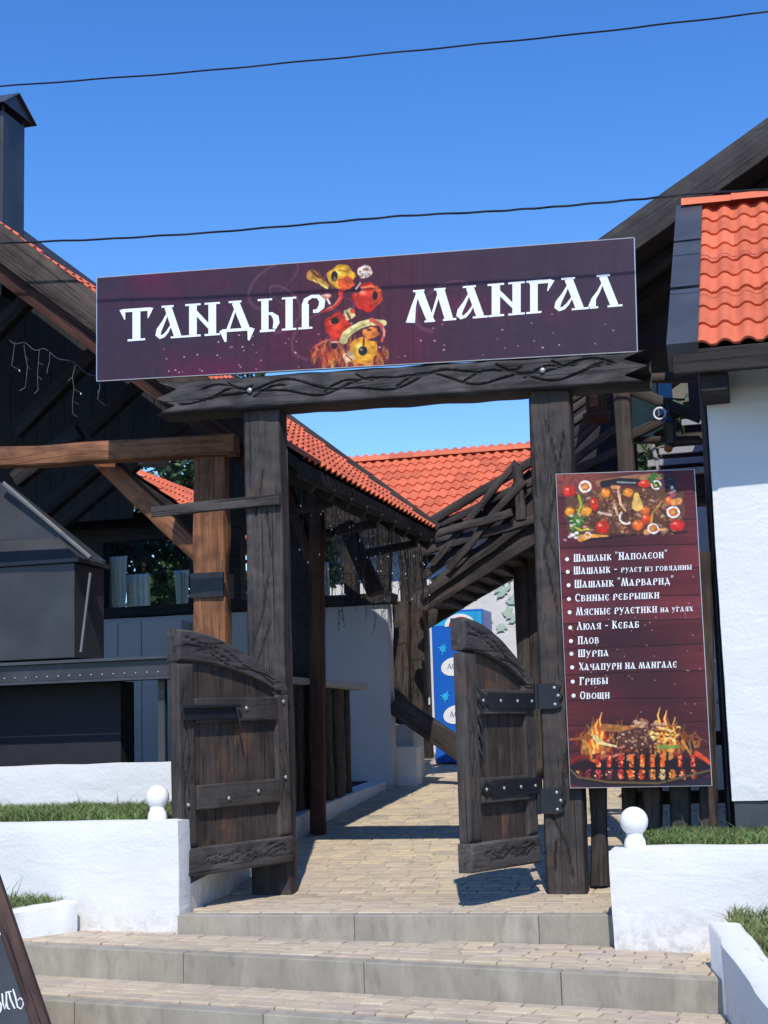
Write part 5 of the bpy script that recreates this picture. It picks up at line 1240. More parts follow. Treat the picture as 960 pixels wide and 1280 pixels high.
MB().hexa([(x0h, Y0 + .24, tp.z - .2), (lowp.x, Y0 + .24, lowp.z - .02), (lowp.x, Y1 + .1, lowp.z - .02), (x0h, Y1 + .1, tp.z - .2)], [(x0h, Y0 + .3, ap.z), (ap.x, Y0 + .3, ap.z), (ap.x, Y1 - .1, ap.z), (x0h, Y1 - .1, ap.z)]).build('hood_top', M_HOOD, gr)
beam('hood_edge', at(4, 604, 'y', Y0 + .22), at(113, 697, 'y', Y0 + .22), .03, .035, M_STEEL, gr, rough=.001)
MB().tube([at(113, 716, 'y', Y0), at(101, 815, 'y', Y0)], .012, 8).build('prop_rod', M_STEEL, gr, 50)
MB().tube([at(119, 765, 'y', Y0 + .6), at(119, 822, 'y', Y0 + .6)], .02, 8).build('prop_rod', M_STEEL, gr, 50)
ct = at(150, 823, 'y', Y0 - .05); cb = at(150, 849, 'y', Y0 - .05); xr_ = at(219, 830, 'y', Y0 - .05).x
tl_ = (at(219, 814, 'y', Y0 - .05).z - at(0, 828, 'y', Y0 - .05).z)
bev(MB().box(-5.5, xr_, Y0 - .05, Y1, cb.z + .01, ct.z - .02).build('counter_channel', M_HOOD, gr), .005)
MB().box(-5.5, xr_ + .01, Y0 - .09, Y1, ct.z - .019, ct.z + .006).build('counter_top', M_ANTH, gr)
MB().box(-5.5, xr_, Y0 - .085, Y0 - .05 - .001, cb.z - .012, cb.z + .009).build('counter_lip', M_ANTH, gr)
bolts('rivet', [(-4.3 + .1 * k, Y0 - .054, cb.z + .045) for k in range(int((xr_ + 4.3) / .1))], (0, -1, 0), .008, M_BOLT, gr)
bolts('rivet', [at(64, 700, 'y', Y0 - .01)], (0, -1, 0), .009, M_BOLT, gr)
MB().box(-5.4, -3.0, Y0 + .3, Y1, .62, cb.z).build('firebox', M_NAVY, gr)
for x in (-2.55,):
    MB().box(x, x + .06, Y0 + .05, Y0 + .11, .62, cb.z + .01).build('leg', M_HOOD, gr)
ch = thing('chimney', (-4.5, 2.2, 5.8), 'tall square dark metal chimney with a pitched cap above the left roof', 'chimney')
cx1 = at(3, 240, 'y', 2.0).x; cyb = 2.6; cz1 = at(31, 168, 'y', cyb).z
for _ in range(3): cyb = 2.0 + (cyb - 2.0) * (31 - 3) / ((lambda q: q)(480 + FPX * ((CAMROT.inverted() @ (Vector((cx1, cyb, cz1)) - CAM)).x / -(CAMROT.inverted() @ (Vector((cx1, cyb, cz1)) - CAM)).z)) - 3)
bev(MB().box(cx1 - .62, cx1, 2.0, cyb, 5.4, cz1).build('flue', M_HOOD, ch), .006)
for x in (cx1 - .02, cx1 - .60):
    for y in (2.01, cyb - .02): MB().box(x, x + .015, y, y + .015, cz1 - .02, cz1 + .12).build('cap_strut', M_HOOD, ch)
ya, yb_, ym = 1.92, cyb + .12, (2.0 + cyb) / 2 - .02; xr2 = cx1 + .07; xl2 = cx1 - .70
ez_ = cz1 + .06; rz = at(22, 116, 'y', ym).z
v = []
for xq in (xl2, xr2): v += [(xq, ya, ez_), (xq, ym, rz), (xq, yb_, ez_), (xq, yb_, ez_ - .012), (xq, ym, rz - .016), (xq, ya, ez_ - .012)]
f = [(0, 6, 7, 1), (1, 7, 8, 2), (2, 8, 9, 3), (3, 9, 10, 4), (4, 10, 11, 5), (5, 11, 6, 0), (0, 1, 4, 5), (1, 2, 3, 4), (6, 11, 10, 7), (7, 10, 9, 8)]
geo('chimney_cap', v, f, M_ANTH, ch)
MB().add([(xr2 - .03, ya + .03, ez_ - .005), (xr2 - .03, yb_ - .03, ez_ - .005), (xr2 - .03, ym, rz - .03)], [(0, 1, 2)]).build('cap_end', M_HOOD, ch)

# ------------------------------------------------------------ rear house, cooler, stairs
rh = thing('rear_house', (-3, 11, .9), 'white rear house with a long orange tiled roof behind the courtyard', 'house')
YR = 10.6; er = at(560, 652, 'y', YR - .5); rr_ = at(555, 570, 'y', 12.6)
B2 = Vector((0, 12.6 - YR + .5, rr_.z - er.z)); LB = B2.length; B2.normalize()
x0r = -5.0; ncr = 17; nr = int(LB / .315) + 1
tile_roof(rh, (x0r, YR - .5, er.z), (1, 0, 0), B2, ncr, nr, .315)
ridge_caps(rh, (x0r - .1, 12.6, rr_.z), (x0r + ncr * .3, 12.6, rr_.z))
MB().hexa([(x0r, YR - .48, er.z - .14), (x0r + ncr * .3, YR - .48, er.z - .14), (x0r + ncr * .3, 12.6, rr_.z - .14), (x0r, 12.6, rr_.z - .14)], [(x0r, YR - .48, er.z - .03), (x0r + ncr * .3, YR - .48, er.z - .03), (x0r + ncr * .3, 12.6, rr_.z - .03), (x0r, 12.6, rr_.z - .03)]).build('roof_deck', W_DARK, rh)
MB().hexa([(x0r, 12.6, rr_.z - .14), (x0r + ncr * .3, 12.6, rr_.z - .14), (x0r + ncr * .3, 15, er.z - .14), (x0r, 15, er.z - .14)], [(x0r, 12.6, rr_.z - .02), (x0r + ncr * .3, 12.6, rr_.z - .02), (x0r + ncr * .3, 15, er.z), (x0r, 15, er.z)]).build('back_slope', M_TILE, rh)
plaster_box('wall', x0r + .3, 1.6, YR, YR + 3.5, .6, er.z + .15, M_WHITE, rh, amp=.006, cell=.2)
# painted vine on the wall
def painted_vine():
    v = []; f = []; rs = random.Random(3)
    for px, py, s_ in ((632, 735, 1), (628, 725, .8), (640, 748, 1.1), (622, 740, .8), (634, 765, 1.1), (645, 775, 1), (625, 785, 1), (612, 775, .7), (638, 722, .7)):
        for k in range(5):
            c0 = at(px + rs.uniform(-5, 5), py + rs.uniform(-5, 5), 'y', YR - .022 - .001 * len(f) * .1); a = rs.uniform(0, 6.28); L_ = .075 * s_; d = Vector((math.cos(a), 0, math.sin(a))); e = Vector((-math.sin(a), 0, math.cos(a))) * L_ * .4
            b = len(v); v += [c0 - d * L_, c0 - e, c0 + d * L_, c0 + e]; f.append((b, b + 1, b + 2, b + 3))
    geo('painted_vine', v, f, plain('faded_green_paint', (.42, .56, .46), .9, var=.1), rh)
painted_vine()
# beverage cooler
cy = at(545, 955, 'x', -2.05).y
cy = 8.7; c0 = at(538.5, 764, 'y', cy); c1 = at(545, 953, 'y', cy); cr = at(603, 768, 'y', cy)
cx0 = (c0.x + c1.x) / 2; cx1_ = cr.x; cz0 = gz(cy) + .02; czt = c0.z
co = thing('drinks_cooler', ((cx0 + cx1_) / 2, cy + .3, cz0), 'tall bright blue drinks cooler with white oval logos, against the rear wall', 'cooler')
bev(MB().box(cx0, cx1_, cy, cy + .62, cz0, czt).build('cabinet', M_BLUE, co), .01)
fy = cy - .004
def disc(name, c, rx, rz, y, mat, par, n=28, a0=0, a1=360, tilt=0):
    pts = []
    for k in range(n + (1 if a1 - a0 < 360 else 0)): a = R(a0 + (a1 - a0) * k / n); x_, z_ = rx * math.cos(a), rz * math.sin(a); pts.append(Vector((c[0] + x_ * math.cos(tilt) - z_ * math.sin(tilt), y, c[1] + x_ * math.sin(tilt) + z_ * math.cos(tilt))))
    return geo(name, pts, [tuple(range(len(pts)))], mat, par)
zc0 = at(541, 783, 'y', cy).z; zc1 = czt - .03
geo('printed_header', [(cx0 + .012, fy, zc0), (cx1_ - .012, fy, zc0), (cx1_ - .012, fy, zc1), (cx0 + .012, fy, zc1)], [(0, 1, 2, 3)], M_SKYBLUE, co)
cc = at(575, 783, 'y', cy); disc('emblem', (cc.x, cc.z + .004), .205, .16, fy - .003, M_PRWHITE, co, a0=0, a1=180); disc('emblem_centre', (cc.x + .01, cc.z + .006), .16, .12, fy - .006, M_PRRED, co, a0=0, a1=180)
disc('cloud_print', (at(551, 773, 'y', cy).x, at(551, 773, 'y', cy).z), .035, .012, fy - .003, M_PRWHITE, co)
def latin(ch): return {'A': [([(.05, 0), (.4, 1)], [.1, .1]), ([(.4, 1), (.75, 0)], [.16, .16]), ([(.2, .35), (.6, .35)], [.08, .08])], 'Q': [ring(.4, .5, .33, .45), ([(.45, .2), (.75, -.12)], [.14, .1])], 'U': [([(.12, 1), (.12, .3), (.25, .06), (.5, .06), (.64, .3), (.64, 1)], [.15, .14, .1, .08, .09, .1])]}[ch]
for (px, py) in ((569, 833), (572, 893)):
    cc = at(px, py, 'y', cy); disc('logo', (cc.x - .02, cc.z), .17, .118, fy - .003, M_PRWHITE, co, tilt=.22)
    x_ = cc.x - .105
    for ch_ in 'AQUA':
        GL['_'] = (.8, latin(ch_)); text_mesh('logo_text', [('_', 0, 1, 1)], lambda u, v_, l, x_=x_, z_=cc.z - .035: Vector((x_ + u * .058, fy - .0045 - .0002 * l, z_ + v_ * .075)), M_PRGREY, co); x_ += .066
    sp = at(px - 15, py - 22, 'y', cy); v = []; f = []
    for k in range(7):
        a = R(20 + k * 48); d = Vector((math.cos(a), 0, math.sin(a))); e = Vector((-math.sin(a), 0, math.cos(a))); L_ = .085 if k % 2 else .06; b = len(v); c3 = Vector((sp.x, fy - .003 - .0003 * k, sp.z)); v += [c3 - e * .026, c3 + d * L_, c3 + e * .026]; f.append((b, b + 1, b + 2))
    geo('splash_print', v, f, M_SKYBLUE, co)
for z in (.18, .86, 1.5): MB().box(cx1_ - .005, cx1_ + .01, cy + .02, cy + .05, cz0 + z, cz0 + z + .1).build('door_hinge', M_IRON, co)
# notice on door frame beside the cooler
df = tag(MB().box(at(527, 850, 'y', 9.6).x, at(537, 850, 'y', 9.6).x, 9.6, 9.7, gz(9.6), 3.0).build('door_frame', W_DARKZ), 'narrow dark door frame standing left of the blue cooler', 'door frame')
sw_ = tag(MB().box(at(533, 876, 'y', 9.59).x - .04, at(533, 876, 'y', 9.59).x + .05, 9.575, 9.598, at(533, 881, 'y', 9.59).z, at(533, 872, 'y', 9.59).z).build('switch_box', M_PRWHITE), 'small white switch box on the dark door frame', 'switch box')

# timber stair with crossed railings, climbing to the right
sr = thing('outdoor_stair', (-.6, 6.6, 2.6), 'dark timber staircase climbing right with criss-cross log railings', 'staircase')
YS = 6.2
def sp_(px, py, y=YS): return at(px, py, 'y', y)
beam('stringer', sp_(522, 756), sp_(722, 633), .09, .24, W_STAIR, sr, rough=.008, rnd=.1)
beam('stringer', sp_(530, 775, 7.2), sp_(722, 660, 7.2), .09, .24, W_STAIR, sr, rough=.008, rnd=.1)
s0, s1 = sp_(532, 756), sp_(760, 617); nst = 13
for k in range(nst):
    p = s0.lerp(s1, (k + .5) / nst); bev(MB().box(p.x - .15, p.x + .15, YS + .05, YS + 1.0, p.z - .03, p.z + .015).build('stair_tread', W_STAIR, sr), .005)
    MB().box(p.x + .12, p.x + .145, YS + .06, YS + .98, p.z + .016, p.z + .14).build('stair_riser', W_DARK, sr)
beam('handrail', sp_(533, 655, 6.12), sp_(740, 533, 6.12), .09, .10, W_STAIR, sr, rough=.008)
beam('rail', sp_(524, 668, 6.14), sp_(700, 585, 6.14), .07, .085, W_STAIR, sr, rough=.012)
beam('rail', sp_(528, 690, 6.1), sp_(700, 640, 6.1), .07, .10, W_STAIR, sr, rough=.012)
beam('rail', sp_(528, 722, 6.16), sp_(690, 590, 6.16), .06, .09, W_STAIR, sr, rough=.012)
beam('rail', sp_(540, 706, 6.08), sp_(646, 577, 6.08), .05, .075, W_STAIR, sr, rough=.012)
beam('rail', sp_(528, 745, 6.12), sp_(700, 625, 6.12), .06, .085, W_STAIR, sr, rough=.012)
beam('rail', sp_(528, 678, 6.18), sp_(666, 656, 6.18), .05, .08, W_STAIR, sr, rough=.012)
for a, b, y in (((646, 583), (652, 650), 6.1), ((776, 520), (780, 600), 6.1)): beam('baluster', sp_(*a, y), sp_(*b, y), .12, .12, W_STAIR, sr, up=(0, 1, 0), rough=.01)
for a, b, y in (((540, 728), (628, 668), 6.2), ((560, 712), (655, 600), 6.05), ((600, 690), (665, 618), 6.22), ((545, 668), (640, 640), 6.0), ((526, 700), (600, 690), 6.2), ((590, 655), (665, 590), 6.24), ((524, 715), (560, 655), 6.26)):
    beam('rail', sp_(*a, y), sp_(*b, y), .05, .085, W_STAIR, sr, rough=.014)
for a, b in (((704, 612), (768, 560)), ((700, 540), (764, 496)), ((702, 522), (762, 480)), ((704, 560), (766, 515)), ((706, 505), (750, 478)), ((715, 600), (768, 585))):
    beam('rail', sp_(*a, 6.4), sp_(*b, 6.4), .1, .075, W_STAIR, sr, rough=.012)
# railing pieces right of the gate post
for a, b in (((700, 590), (770, 535)), ((700, 575), (745, 530)), ((712, 548), (758, 505)), ((690, 600), (780, 560))):
    beam('rail', sp_(*a, 5.9), sp_(*b, 5.9), .06, .08, W_STAIR, sr, rough=.01)
# rear posts carrying the stair
for px in (648, 664):
    a = sp_(px, 640, 7.0); beam('post', (a.x, 7.0, gz(7) - .02), (a.x, 7.0, a.z + .2), .17, .17, W_STAIR, sr, up=(0, 1, 0))
dg = tag(beam('slanting_timber', at(492, 879, 'y', 6.3), at(640, 985, 'y', 6.3), .13, .235, W_STAIR, None, rough=.012, rnd=.15), 'heavy slanting timber running down from the rugged corner post in front of the cooler', 'timber')

# ------------------------------------------------------------ large house at right, balcony things
bh = thing('gabled_house', (4, 6, 0), 'large dark timber gabled house rising behind the right hand roof', 'house')
YG = 3.2
g0, g1 = at(752, 303, 'y', YG), at(980, 140, 'y', YG)
gd = (g1 - g0).normalized(); gl = g0 - gd * .55; gh = g1 + gd * 2.2
beam('barge_board', gl + Vector((0, 0, -.13)), gh + Vector((0, 0, -.13)), .06, .30, W_GREYBARGE, bh, rough=.004, rnd=.08)
MB().hexa([gl + Vector((0, .04, -.22)), gh + Vector((0, .04, -.22)), gh + Vector((0, 6, -.22)), gl + Vector((0, 6, -.22))], [gl + Vector((0, .04, -.04)), gh + Vector((0, .04, -.04)), gh + Vector((0, 6, -.04)), gl + Vector((0, 6, -.04))]).build('roof_deck', M_SOFFIT, bh)
r2 = gh + Vector((5, 0, -4.2))
MB().hexa([gh + Vector((0, .04, -.22)), r2 + Vector((0, .04, -.22)), r2 + Vector((0, 6, -.22)), gh + Vector((0, 6, -.22))], [gh + Vector((0, .04, -.04)), r2 + Vector((0, .04, -.04)), r2 + Vector((0, 6, -.04)), gh + Vector((0, 6, -.04))]).build('roof_deck', M_SOFFIT, bh)
# gable cladding boards set back under the roof
xb = at(800, 455, 'y', 5.2).x; k = 0; x = xb
while x < 6.4:
    zt_ = gl.z + (x - gl.x) * (gd.z / gd.x) - .24
    zb_2 = at(803, 458, 'y', 5.2).z + max(0, (x - xb)) * 1.0 if x < xb + .35 else 3.9
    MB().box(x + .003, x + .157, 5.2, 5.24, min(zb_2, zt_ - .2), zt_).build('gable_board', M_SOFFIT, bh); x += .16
for y in (3.9, 4.6): beam('rafter', gl + Vector((.05, y - YG, -.32)), gh + Vector((0, y - YG, -.32)), .09, .14, W_DARK, bh, rough=.004)
MB().box(2.2, 7, 5.3, 5.5, .3, 4.6).build('wall', M_TERRA, bh)
MB().box(1.9, 7, 4.3, 8.6, 3.0, 3.12).build('balcony_floor', W_DARK, bh)
beam('post', (at(778, 480, 'y', 1.3).x, 1.35, .1), (at(776, 480, 'y', 1.3).x, 1.35, at(776, 484, 'y', 1.3).z + .3), .135, .135, W_STAIR, bh, up=(0, 1, 0), rough=.01)
pr = thing('porch_frame', (1.6, 1.4, 2.4), 'weathered timber bracing between the gate and the white house, above the menu', 'timber frame')
beam('top_rail', at(775, 474, 'y', 1.4), at(872, 472, 'y', 1.4), .09, .07, W_BARGE, pr, rough=.006)
beam('brace', at(785, 486, 'y', 1.38), at(876, 523, 'y', 1.38), .06, .09, W_STAIR, pr, rough=.006)
beam('brace', at(785, 546, 'y', 1.44), at(856, 512, 'y', 1.44), .06, .08, W_STAIR, pr, rough=.006)
beam('shelf', at(786, 551, 'y', 1.5), at(875, 549, 'y', 1.5), .10, .045, W_STAIR, pr, rough=.004)
beam('bracket', at(816, 556, 'y', 1.4), at(824, 590, 'y', 1.4), .03, .03, M_PALE, pr, rough=.001)
beam('brace', at(820, 548, 'y', 1.55), at(850, 530, 'y', 1.55), .06, .08, W_BARGE, pr, rough=.006)
# stair treads further back on the right
fs = thing('garden_steps', (2.2, 3.6, 2.4), 'dark steps with pale nosings leading up beside the white house', 'steps')
for i, py in enumerate((527, 546, 563, 578, 592)):
    a = at(852 - i * 14, py, 'y', 3.4 - i * .15); b = at(902, py - 2, 'y', 3.4 - i * .15)
    MB().box(a.x, b.x + .3, a.y, a.y + .3, a.z - .035, a.z + .02).build('step', M_PALE if i != 1 else W_BARGE, fs)
    MB().box(a.x + .02, b.x + .3, a.y + .05, a.y + .25, a.z - .3, a.z - .037).build('step_riser', W_DARK, fs)
def panel(name, a, b, y, mat, label, cat, th=.04):
    p, q = at(*a, 'y', y), at(*b, 'y', y); o = MB().box(p.x, q.x, y, y + th, q.z, p.z).build(name, mat); bev(o, .006); return tag(o, label, cat)
panel('green_board', (786, 478), (824, 548), 4.9, plain('faded_green_board', (.10, .16, .10), .6), 'faded green board behind the timber bracing', 'board')
panel('blue_board', (822, 478), (842, 520), 4.7, plain('blue_board_paint', (.03, .15, .30), .6), 'narrow blue board standing right of the green board', 'board')
wb = thing('wooden_cabinet', at(742, 510, 'y', 5.0), 'small brown wooden cabinet on the balcony between the gate post and the log post', 'cabinet')
p, q = at(731, 484, 'y', 5.0), at(755, 515, 'y', 5.0)
bev(MB().box(p.x, q.x, 5.0, 5.3, q.z, p.z + .3).build('cabinet_body', W_RED, wb), .008)
bev(MB().box(p.x - .03, q.x + .03, 4.96, 5.3, q.z - .06, q.z - .002).build('cabinet_base', W_RED, wb), .008)
bev(MB().box(p.x + .05, q.x - .05, 4.975, 4.998, q.z + .06, p.z + .2).build('cabinet_door', W_WARM, wb), .006)
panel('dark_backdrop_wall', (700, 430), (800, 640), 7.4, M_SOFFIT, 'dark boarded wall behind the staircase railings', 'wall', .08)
# hanging lantern
ln = thing('lantern', at(838, 535, 'y', 1.2), 'dark iron lantern hanging from a bracket under the porch bracing', 'lantern')
c_ = at(838, 545, 'y', 1.2)
mb = MB(); n = 6
for r, z in ((.02, .16), (.07, .10), (.055, .095), (.042, -.06), (.05, -.07), (.03, -.09)):
    for k in range(n): mb.v.append(c_ + Vector((r * math.cos(6.283 * k / n), r * math.sin(6.283 * k / n), z)))
for j in range(5):
    for k in range(n): k2 = (k + 1) % n; mb.f.append((j * n + k, j * n + n + k, j * n + n + k2, j * n + k2))
mb.build('lantern_body', M_IRON, ln); MB().sphere(c_ + Vector((-.02, -.02, -.10)), .035, 12, 8).build('amber_glass', plain('amber_glass', (.28, .12, .02), .2), ln, 60)
MB().tube([c_ + Vector((0, 0, .15)), c_ + Vector((0, 0, .3)), c_ + Vector((.12, .1, .3))], .008, 6).build('bracket', M_IRON, ln)
rg_ = [c_ + Vector((-.07 + .045 * math.cos(a), -.03, .18 + .045 * math.sin(a))) for a in np.linspace(0, 6.283, 20)]
MB().tube(rg_, .008, 6, False).build('ring', M_PRWHITE, ln, 60)
# pickets below the menu board
pf_ = thing('picket_fence', (1.4, .3, .3), 'fence of thick dark log pickets under the menu board', 'fence')
for (px, pt, pb, wd, y, m_) in ((750, 980, 1106, .125, .22, W_STAIR), (727, 960, 1090, .03, .5, W_DARKZ), (786, 900, 1036, .11, .3, W_STAIR), (815, 900, 1034, .14, .2, W_STAIR), (850, 900, 1034, .15, .16, W_STAIR), (886, 690, 1034, .11, .12, W_BARGE)):
    a = at(px, pt, 'y', y); b = at(px, pb, 'y', y)
    beam('picket', (b.x, y, b.z), (a.x + (.0 if px != 886 else -.03), y, a.z if px == 886 else 1.2), wd, wd * .9, m_, pf_, up=(0, 1, 0), rough=.012, rnd=.4, step=.06)
beam('rail', (.95, .34, 1.05), (2.0, .34, 1.02), .06, .09, W_DARKZ, pf_)
beam('rail', (1.35, .38, .62), (2.0, .38, .62), .06, .09, W_DARKZ, pf_)
# white framed rack in the gap beside the house
wk = thing('metal_rack', at(898, 880, 'y', 2.6), 'small white framed metal rack glimpsed between the menu and the white house', 'rack')
a, b, c2, d2 = at(889, 826, 'y', 2.6), at(915, 828, 'y', 2.6), at(915, 880, 'y', 2.6), at(893, 880, 'y', 2.6)
for p, q in ((a, b), (b, c2), (a, d2)): MB().tube([p, q], .016, 6).build('rack_bar', M_PRWHITE, wk)
MB().hexa([d2, c2, c2 + Vector((0, .3, 0)), d2 + Vector((0, .3, 0))], [d2 + Vector((0, 0, .03)), c2 + Vector((0, 0, .03)), c2 + Vector((0, .3, .03)), d2 + Vector((0, .3, .03))]).build('rack_shelf', M_PALE, wk)
tr = thing('low_tiled_roof', at(895, 720, 'y', 5.0), 'scrap of low orange tiled roof in the gap beside the white house', 'roof')
a = at(876, 722, 'y', 5.0); tile_roof(tr, (a.x - .15, 5.0, a.z), (1, 0, 0), (0, .85, .35), 2, 2)
MB().box(a.x - .1, a.x + .6, 5.05, 5.2, gz(5), a.z - .01).build('wall', M_GREY, tr)

# ------------------------------------------------------------ rear left roof, hill, trees
ll = thing('side_pavilion', (-7, 12, .9), 'second tiled roof glimpsed through the pavilion above its window', 'pavilion')
pq = at(238, 640, 'y', 9.0); SB2 = Vector((-math.cos(R(36)), 0, math.sin(R(36))))
O2 = Vector((pq.x + .7, 8.6, pq.z - .45))
tile_roof(ll, O2, (0, 1, 0), SB2, 14, 6, .31)
q0 = O2 + Vector((0, 0, -.05)); L6 = 1.86
MB().hexa([q0 + Vector((0, 4.2, -.1)), q0 + Vector((0, 0, -.1)), q0 + SB2 * L6 + Vector((0, 0, -.1)), q0 + SB2 * L6 + Vector((0, 4.2, -.1))], [q0 + Vector((0, 4.2, 0)), q0, q0 + SB2 * L6, q0 + SB2 * L6 + Vector((0, 4.2, 0))]).build('roof_deck', W_DARK, ll)
for y in (8.8, 12.6):
    for d in (.3, 1.7): p = q0 + SB2 * d; MB().box(p.x - .08, p.x + .08, y, y + .16, .4, p.z - .06).build('post', W_DARKZ, ll)
def hill():
    v = []; f = []; nx, ny = 40, 14
    for j in range(ny + 1):
        for i in range(nx + 1):
            x = -1.1 + 50 * i / nx; y = 13.6 + 30 * (j / ny) ** 2; h = 1.0 + 8.8 * min(1, j / 5) * min(1, i / 1.0) + noise.noise(Vector((x * .15, y * .15, 0))) * 1.2
            v.append((x, y, h if j else .6))
    for j in range(ny):
        for i in range(nx): f.append((j * (nx + 1) + i, j * (nx + 1) + i + 1, (j + 1) * (nx + 1) + i + 1, (j + 1) * (nx + 1) + i))
    tag(geo('hill', v, f, M_HILL, origin=(10, 20, 0), smooth=60), kind='structure')
hill()
def tree(x, y, h, r, label, seed, mat=M_LEAFD, n=3500, leaf_=.12, group='trees behind the buildings'):
    rs = random.Random(seed); t = thing('leafy_tree', (x, y, gz(y)), label, 'tree', group); zb3 = gz(y) + (.5 if y < 16 else 3)
    MB().tube([(x, y, zb3 - .8), (x + .1, y, zb3 + h * .3), (x, y + .1, zb3 + h * .75)], [r * .10, r * .08, r * .03], 10).build('trunk', M_BARK, t, 60)
    v = []; f = []
    cl = [(Vector((x, y, zb3 + h * .65)) + Vector((rs.gauss(0, .5), rs.gauss(0, .5), rs.gauss(0, .42))) * r, r * rs.uniform(.25, .45)) for _ in range(16)]
    mb = MB()
    for c3, rr in cl: mb.tube([(x, y, zb3 + h * .4), c3], [.03 * r, .01 * r], 5)
    mb.build('limbs', M_BARK, t, 60)
    for k in range(n):
        c3, rr = rs.choice(cl); p = c3 + Vector((rs.gauss(0, 1), rs.gauss(0, 1), rs.gauss(0, .8))).normalized() * rr * rs.random() ** .4
        a = Vector((rs.gauss(0, 1), rs.gauss(0, 1), rs.gauss(0, .6))).normalized(); b = a.cross(Vector((rs.gauss(0, 1), rs.gauss(0, 1), rs.gauss(0, 1)))).normalized(); s_ = leaf_ * rs.uniform(.5, 1.2); q = len(v)
        v += [p - a * s_, p + b * s_ * .5, p + a * s_, p - b * s_ * .5]; f.append((q, q + 1, q + 2, q + 3))
    geo('crown', v, f, mat, t)
pt = at(822, 425, 'y', 11.5); tree(pt.x + .1, 11.5, 4.3, 1.3, 'green tree glimpsed between the sign and the right hand roof', 21, M_LEAFD, 3000, .09)
pt = at(215, 590, 'y', 20); tree(pt.x, 20, pt.z - 2.2, 2.2, 'dark tree far behind the second tiled roof, seen through the pavilion', 22, n=4000)

# ------------------------------------------------------------ cables, string lights, chalkboard
def cable(pts, r, label, sag=True):
    mb = MB(); P_ = [Vector(p) for p in pts]; out = []
    for i in range(len(P_) - 1):
        for k in range(10): out.append(P_[i].lerp(P_[i + 1], k / 10) + Vector((0, 0, .0025 * math.sin((i * 10 + k) * 1.3))))
    out.append(P_[-1]); mb.tube(out, r, 6)
    return tag(mb.build('overhead_cable', M_CABLE, None, 60), label, 'cable', 'overhead cables')
wy = -1.15
w1 = [at(0, 108, 'y', wy), at(240, 90, 'y', wy), at(480, 67, 'y', wy), at(720, 43, 'y', wy), at(960, 15, 'y', wy)]
w1 = [w1[0] + (w1[0] - w1[1]) * 5] + w1 + [w1[-1] + (w1[-1] - w1[-2]) * 5]
cable(w1, .0062, 'upper black overhead cable crossing the sky above everything')
wy = .3
w2_ = [at(x, y, 'y', wy) for x, y in ((0, 304), (130, 299), (260, 291), (400, 279), (500, 270), (620, 264), (700, 258), (800, 249), (870, 242), (960, 237))]
w2_ = [w2_[0] + (w2_[0] - w2_[1]) * 7] + w2_ + [w2_[-1] + (w2_[-1] - w2_[-2]) * 8]
cable(w2_, .0085, 'lower twisted overhead cable passing just above the sign board')
def icicles(p0, p1, n, label, mat_w, mat_b, seed, drop=.55, r=.0035):
    rs = random.Random(seed); t = thing('string_lights', p0, label, 'string lights', 'icicle lights along the eaves'); mb = MB(); bb = MB()
    p0, p1 = Vector(p0), Vector(p1); mb.tube([p0.lerp(p1, k / 12) + Vector((0, 0, -.02 * math.sin(k))) for k in range(13)], r, 4)
    for k in range(n):
        a = p0.lerp(p1, (k + rs.random() * .8) / n); L_ = drop * rs.uniform(.3, 1.0); pts = [a]; m = max(2, int(L_ / .09))
        for j in range(m): pts.append(pts[-1] + Vector((rs.uniform(-.02, .02), rs.uniform(-.02, .02), -L_ / m)))
        mb.tube(pts, r, 4)
        for q in pts[1:]:
            e = q + Vector((rs.uniform(-.05, .05), rs.uniform(-.05, .05), -rs.uniform(.02, .05))); mb.tube([q, e], r * .9, 4)
            if rs.random() < .22: bb.tube([e, e + Vector((0, 0, -.014))], .0045, 5)
    mb.build('wire', mat_w, t); o = bb.build('bulbs', mat_b, t); o['kind'] = 'stuff'; return t
icicles((EX - .12, YN + .3, ZE - .2), (EX - .12, YF - .1, ZE - .2), 42, 'dark icicle string lights hanging under the long eave of the pavilion', M_CABLE, M_PRWHITE, 1, .75)
a = at(480, 668, 'y', 5.9); icicles((-2.9, 5.9, ZE), (-1.35, 5.9, ZE - .05), 22, 'tangled dark string lights hanging by the rugged corner post', M_CABLE, M_PRWHITE, 2, 1.0)
mat_pw = plain('grey_light_wire', (.09, .095, .11), .6)
for q_, (a, b) in enumerate((((12, 425), (60, 440)), ((62, 440), (135, 478)))):
    A_, B_ = at(*a, 'y', .75), at(*b, 'y', .75); icicles(A_, B_, 3, ('pale icicle lights in the left corner under the barge board', 'pale icicle lights just left of the sign under the barge board')[q_], mat_pw, M_PRWHITE, 30 + q_, .42, .0028)

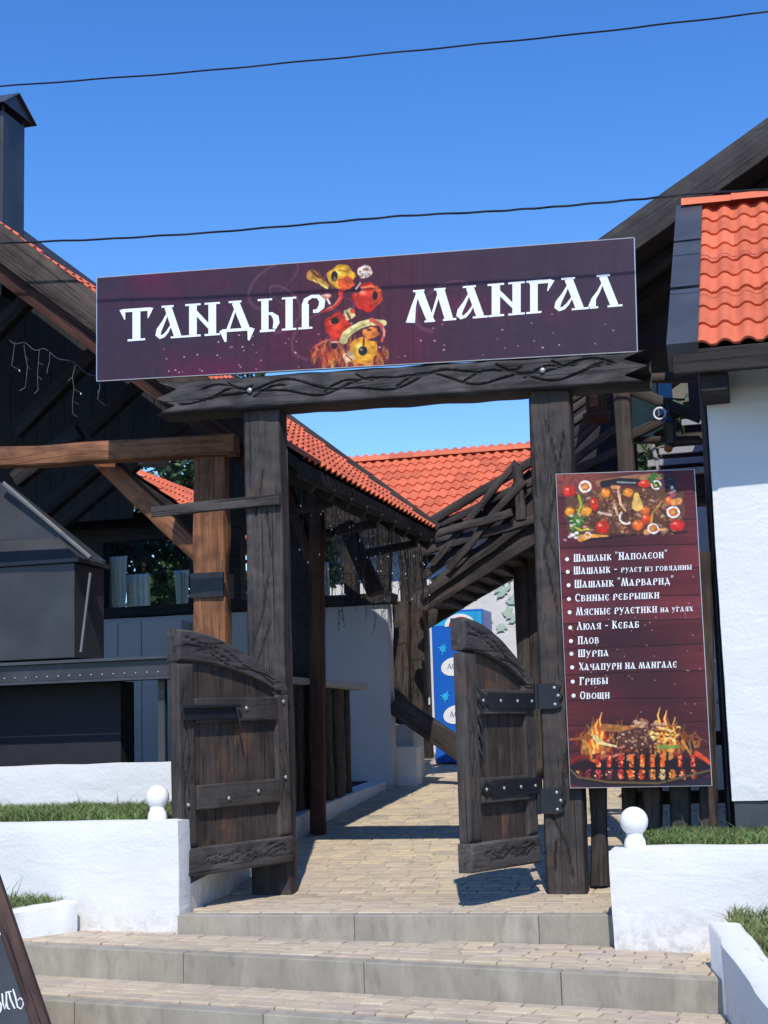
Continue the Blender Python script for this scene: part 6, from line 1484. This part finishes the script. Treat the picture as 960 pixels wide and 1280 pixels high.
cb_ = thing('chalkboard', (-2.3, -3.6, -.5), 'leaning chalkboard in a worn brown wooden frame with white handwriting', 'chalkboard')
YC = -3.55
q = [at(-10, 1098, 'y', YC + .25), at(55, 1290, 'y', YC), at(-110, 1290, 'y', YC), at(-110, 1098, 'y', YC + .25)]
nrm = (q[1] - q[0]).cross(q[3] - q[0]).normalized()
if nrm.y > 0: nrm = -nrm
dn = (q[1] - q[0]); ext = dn * .12
beam('frame_side', q[0] - dn * .03, q[1] + ext, .045, .085, M_FRAME, cb_, up=nrm.cross(dn), rough=.002, rnd=.12)
beam('frame_side', q[3] - dn * .03, q[2] + ext, .045, .085, M_FRAME, cb_, up=nrm.cross(dn), rough=.002, rnd=.12)
beam('frame_side', q[0], q[3], .045, .085, M_FRAME, cb_, up=nrm.cross(Vector((1, 0, 0))), rough=.002, rnd=.12)
geo('board', [q[0], q[1] + ext, q[2] + ext, q[3]], [(3, 2, 1, 0)], M_CHALKB, cb_)
MB().hexa([q[1] + ext - nrm * .02, q[2] + ext - nrm * .02, q[3] - nrm * .02, q[0] - nrm * .02][::-1], [q[1] + ext - nrm * .004, q[2] + ext - nrm * .004, q[3] - nrm * .004, q[0] - nrm * .004][::-1]).build('backing', M_FRAME, cb_)
beam('rear_leg', q[0] + Vector((-.1, .05, 0)), Vector((q[0].x - .1, YC + 1.0, -.6)), .04, .05, M_FRAME, cb_)
def onb(px, py, lift=.003):
    d = CAMROT @ Vector(((px - 480) / FPX, -(py - 640) / FPX, -1.0)); t = (q[0] - CAM).dot(nrm) / d.dot(nrm); return CAM + d * t + nrm * lift
Z_ = lambda x, y: (x / 7.108, 1100 + y / 7.108)
for ln_ in ([(0, 1180), (12, 1160), (14, 1110), (0, 1085)], [(22, 1010), (30, 1100), (45, 1150), (60, 1090), (58, 1000)], [(60, 1080), (72, 1140), (92, 1150)], [(52, 1000), (105, 990)], [(82, 1000), (100, 1070), (135, 1145)], [(118, 970), (140, 1040), (160, 1130), (190, 1148), (210, 1110), (208, 1070), (180, 1050), (160, 1070)], [(0, 455), (8, 490)]):
    MB().tube([onb(*Z_(*p)) for p in ln_], .0042, 4).build('chalk_stroke', M_CHALK, cb_)
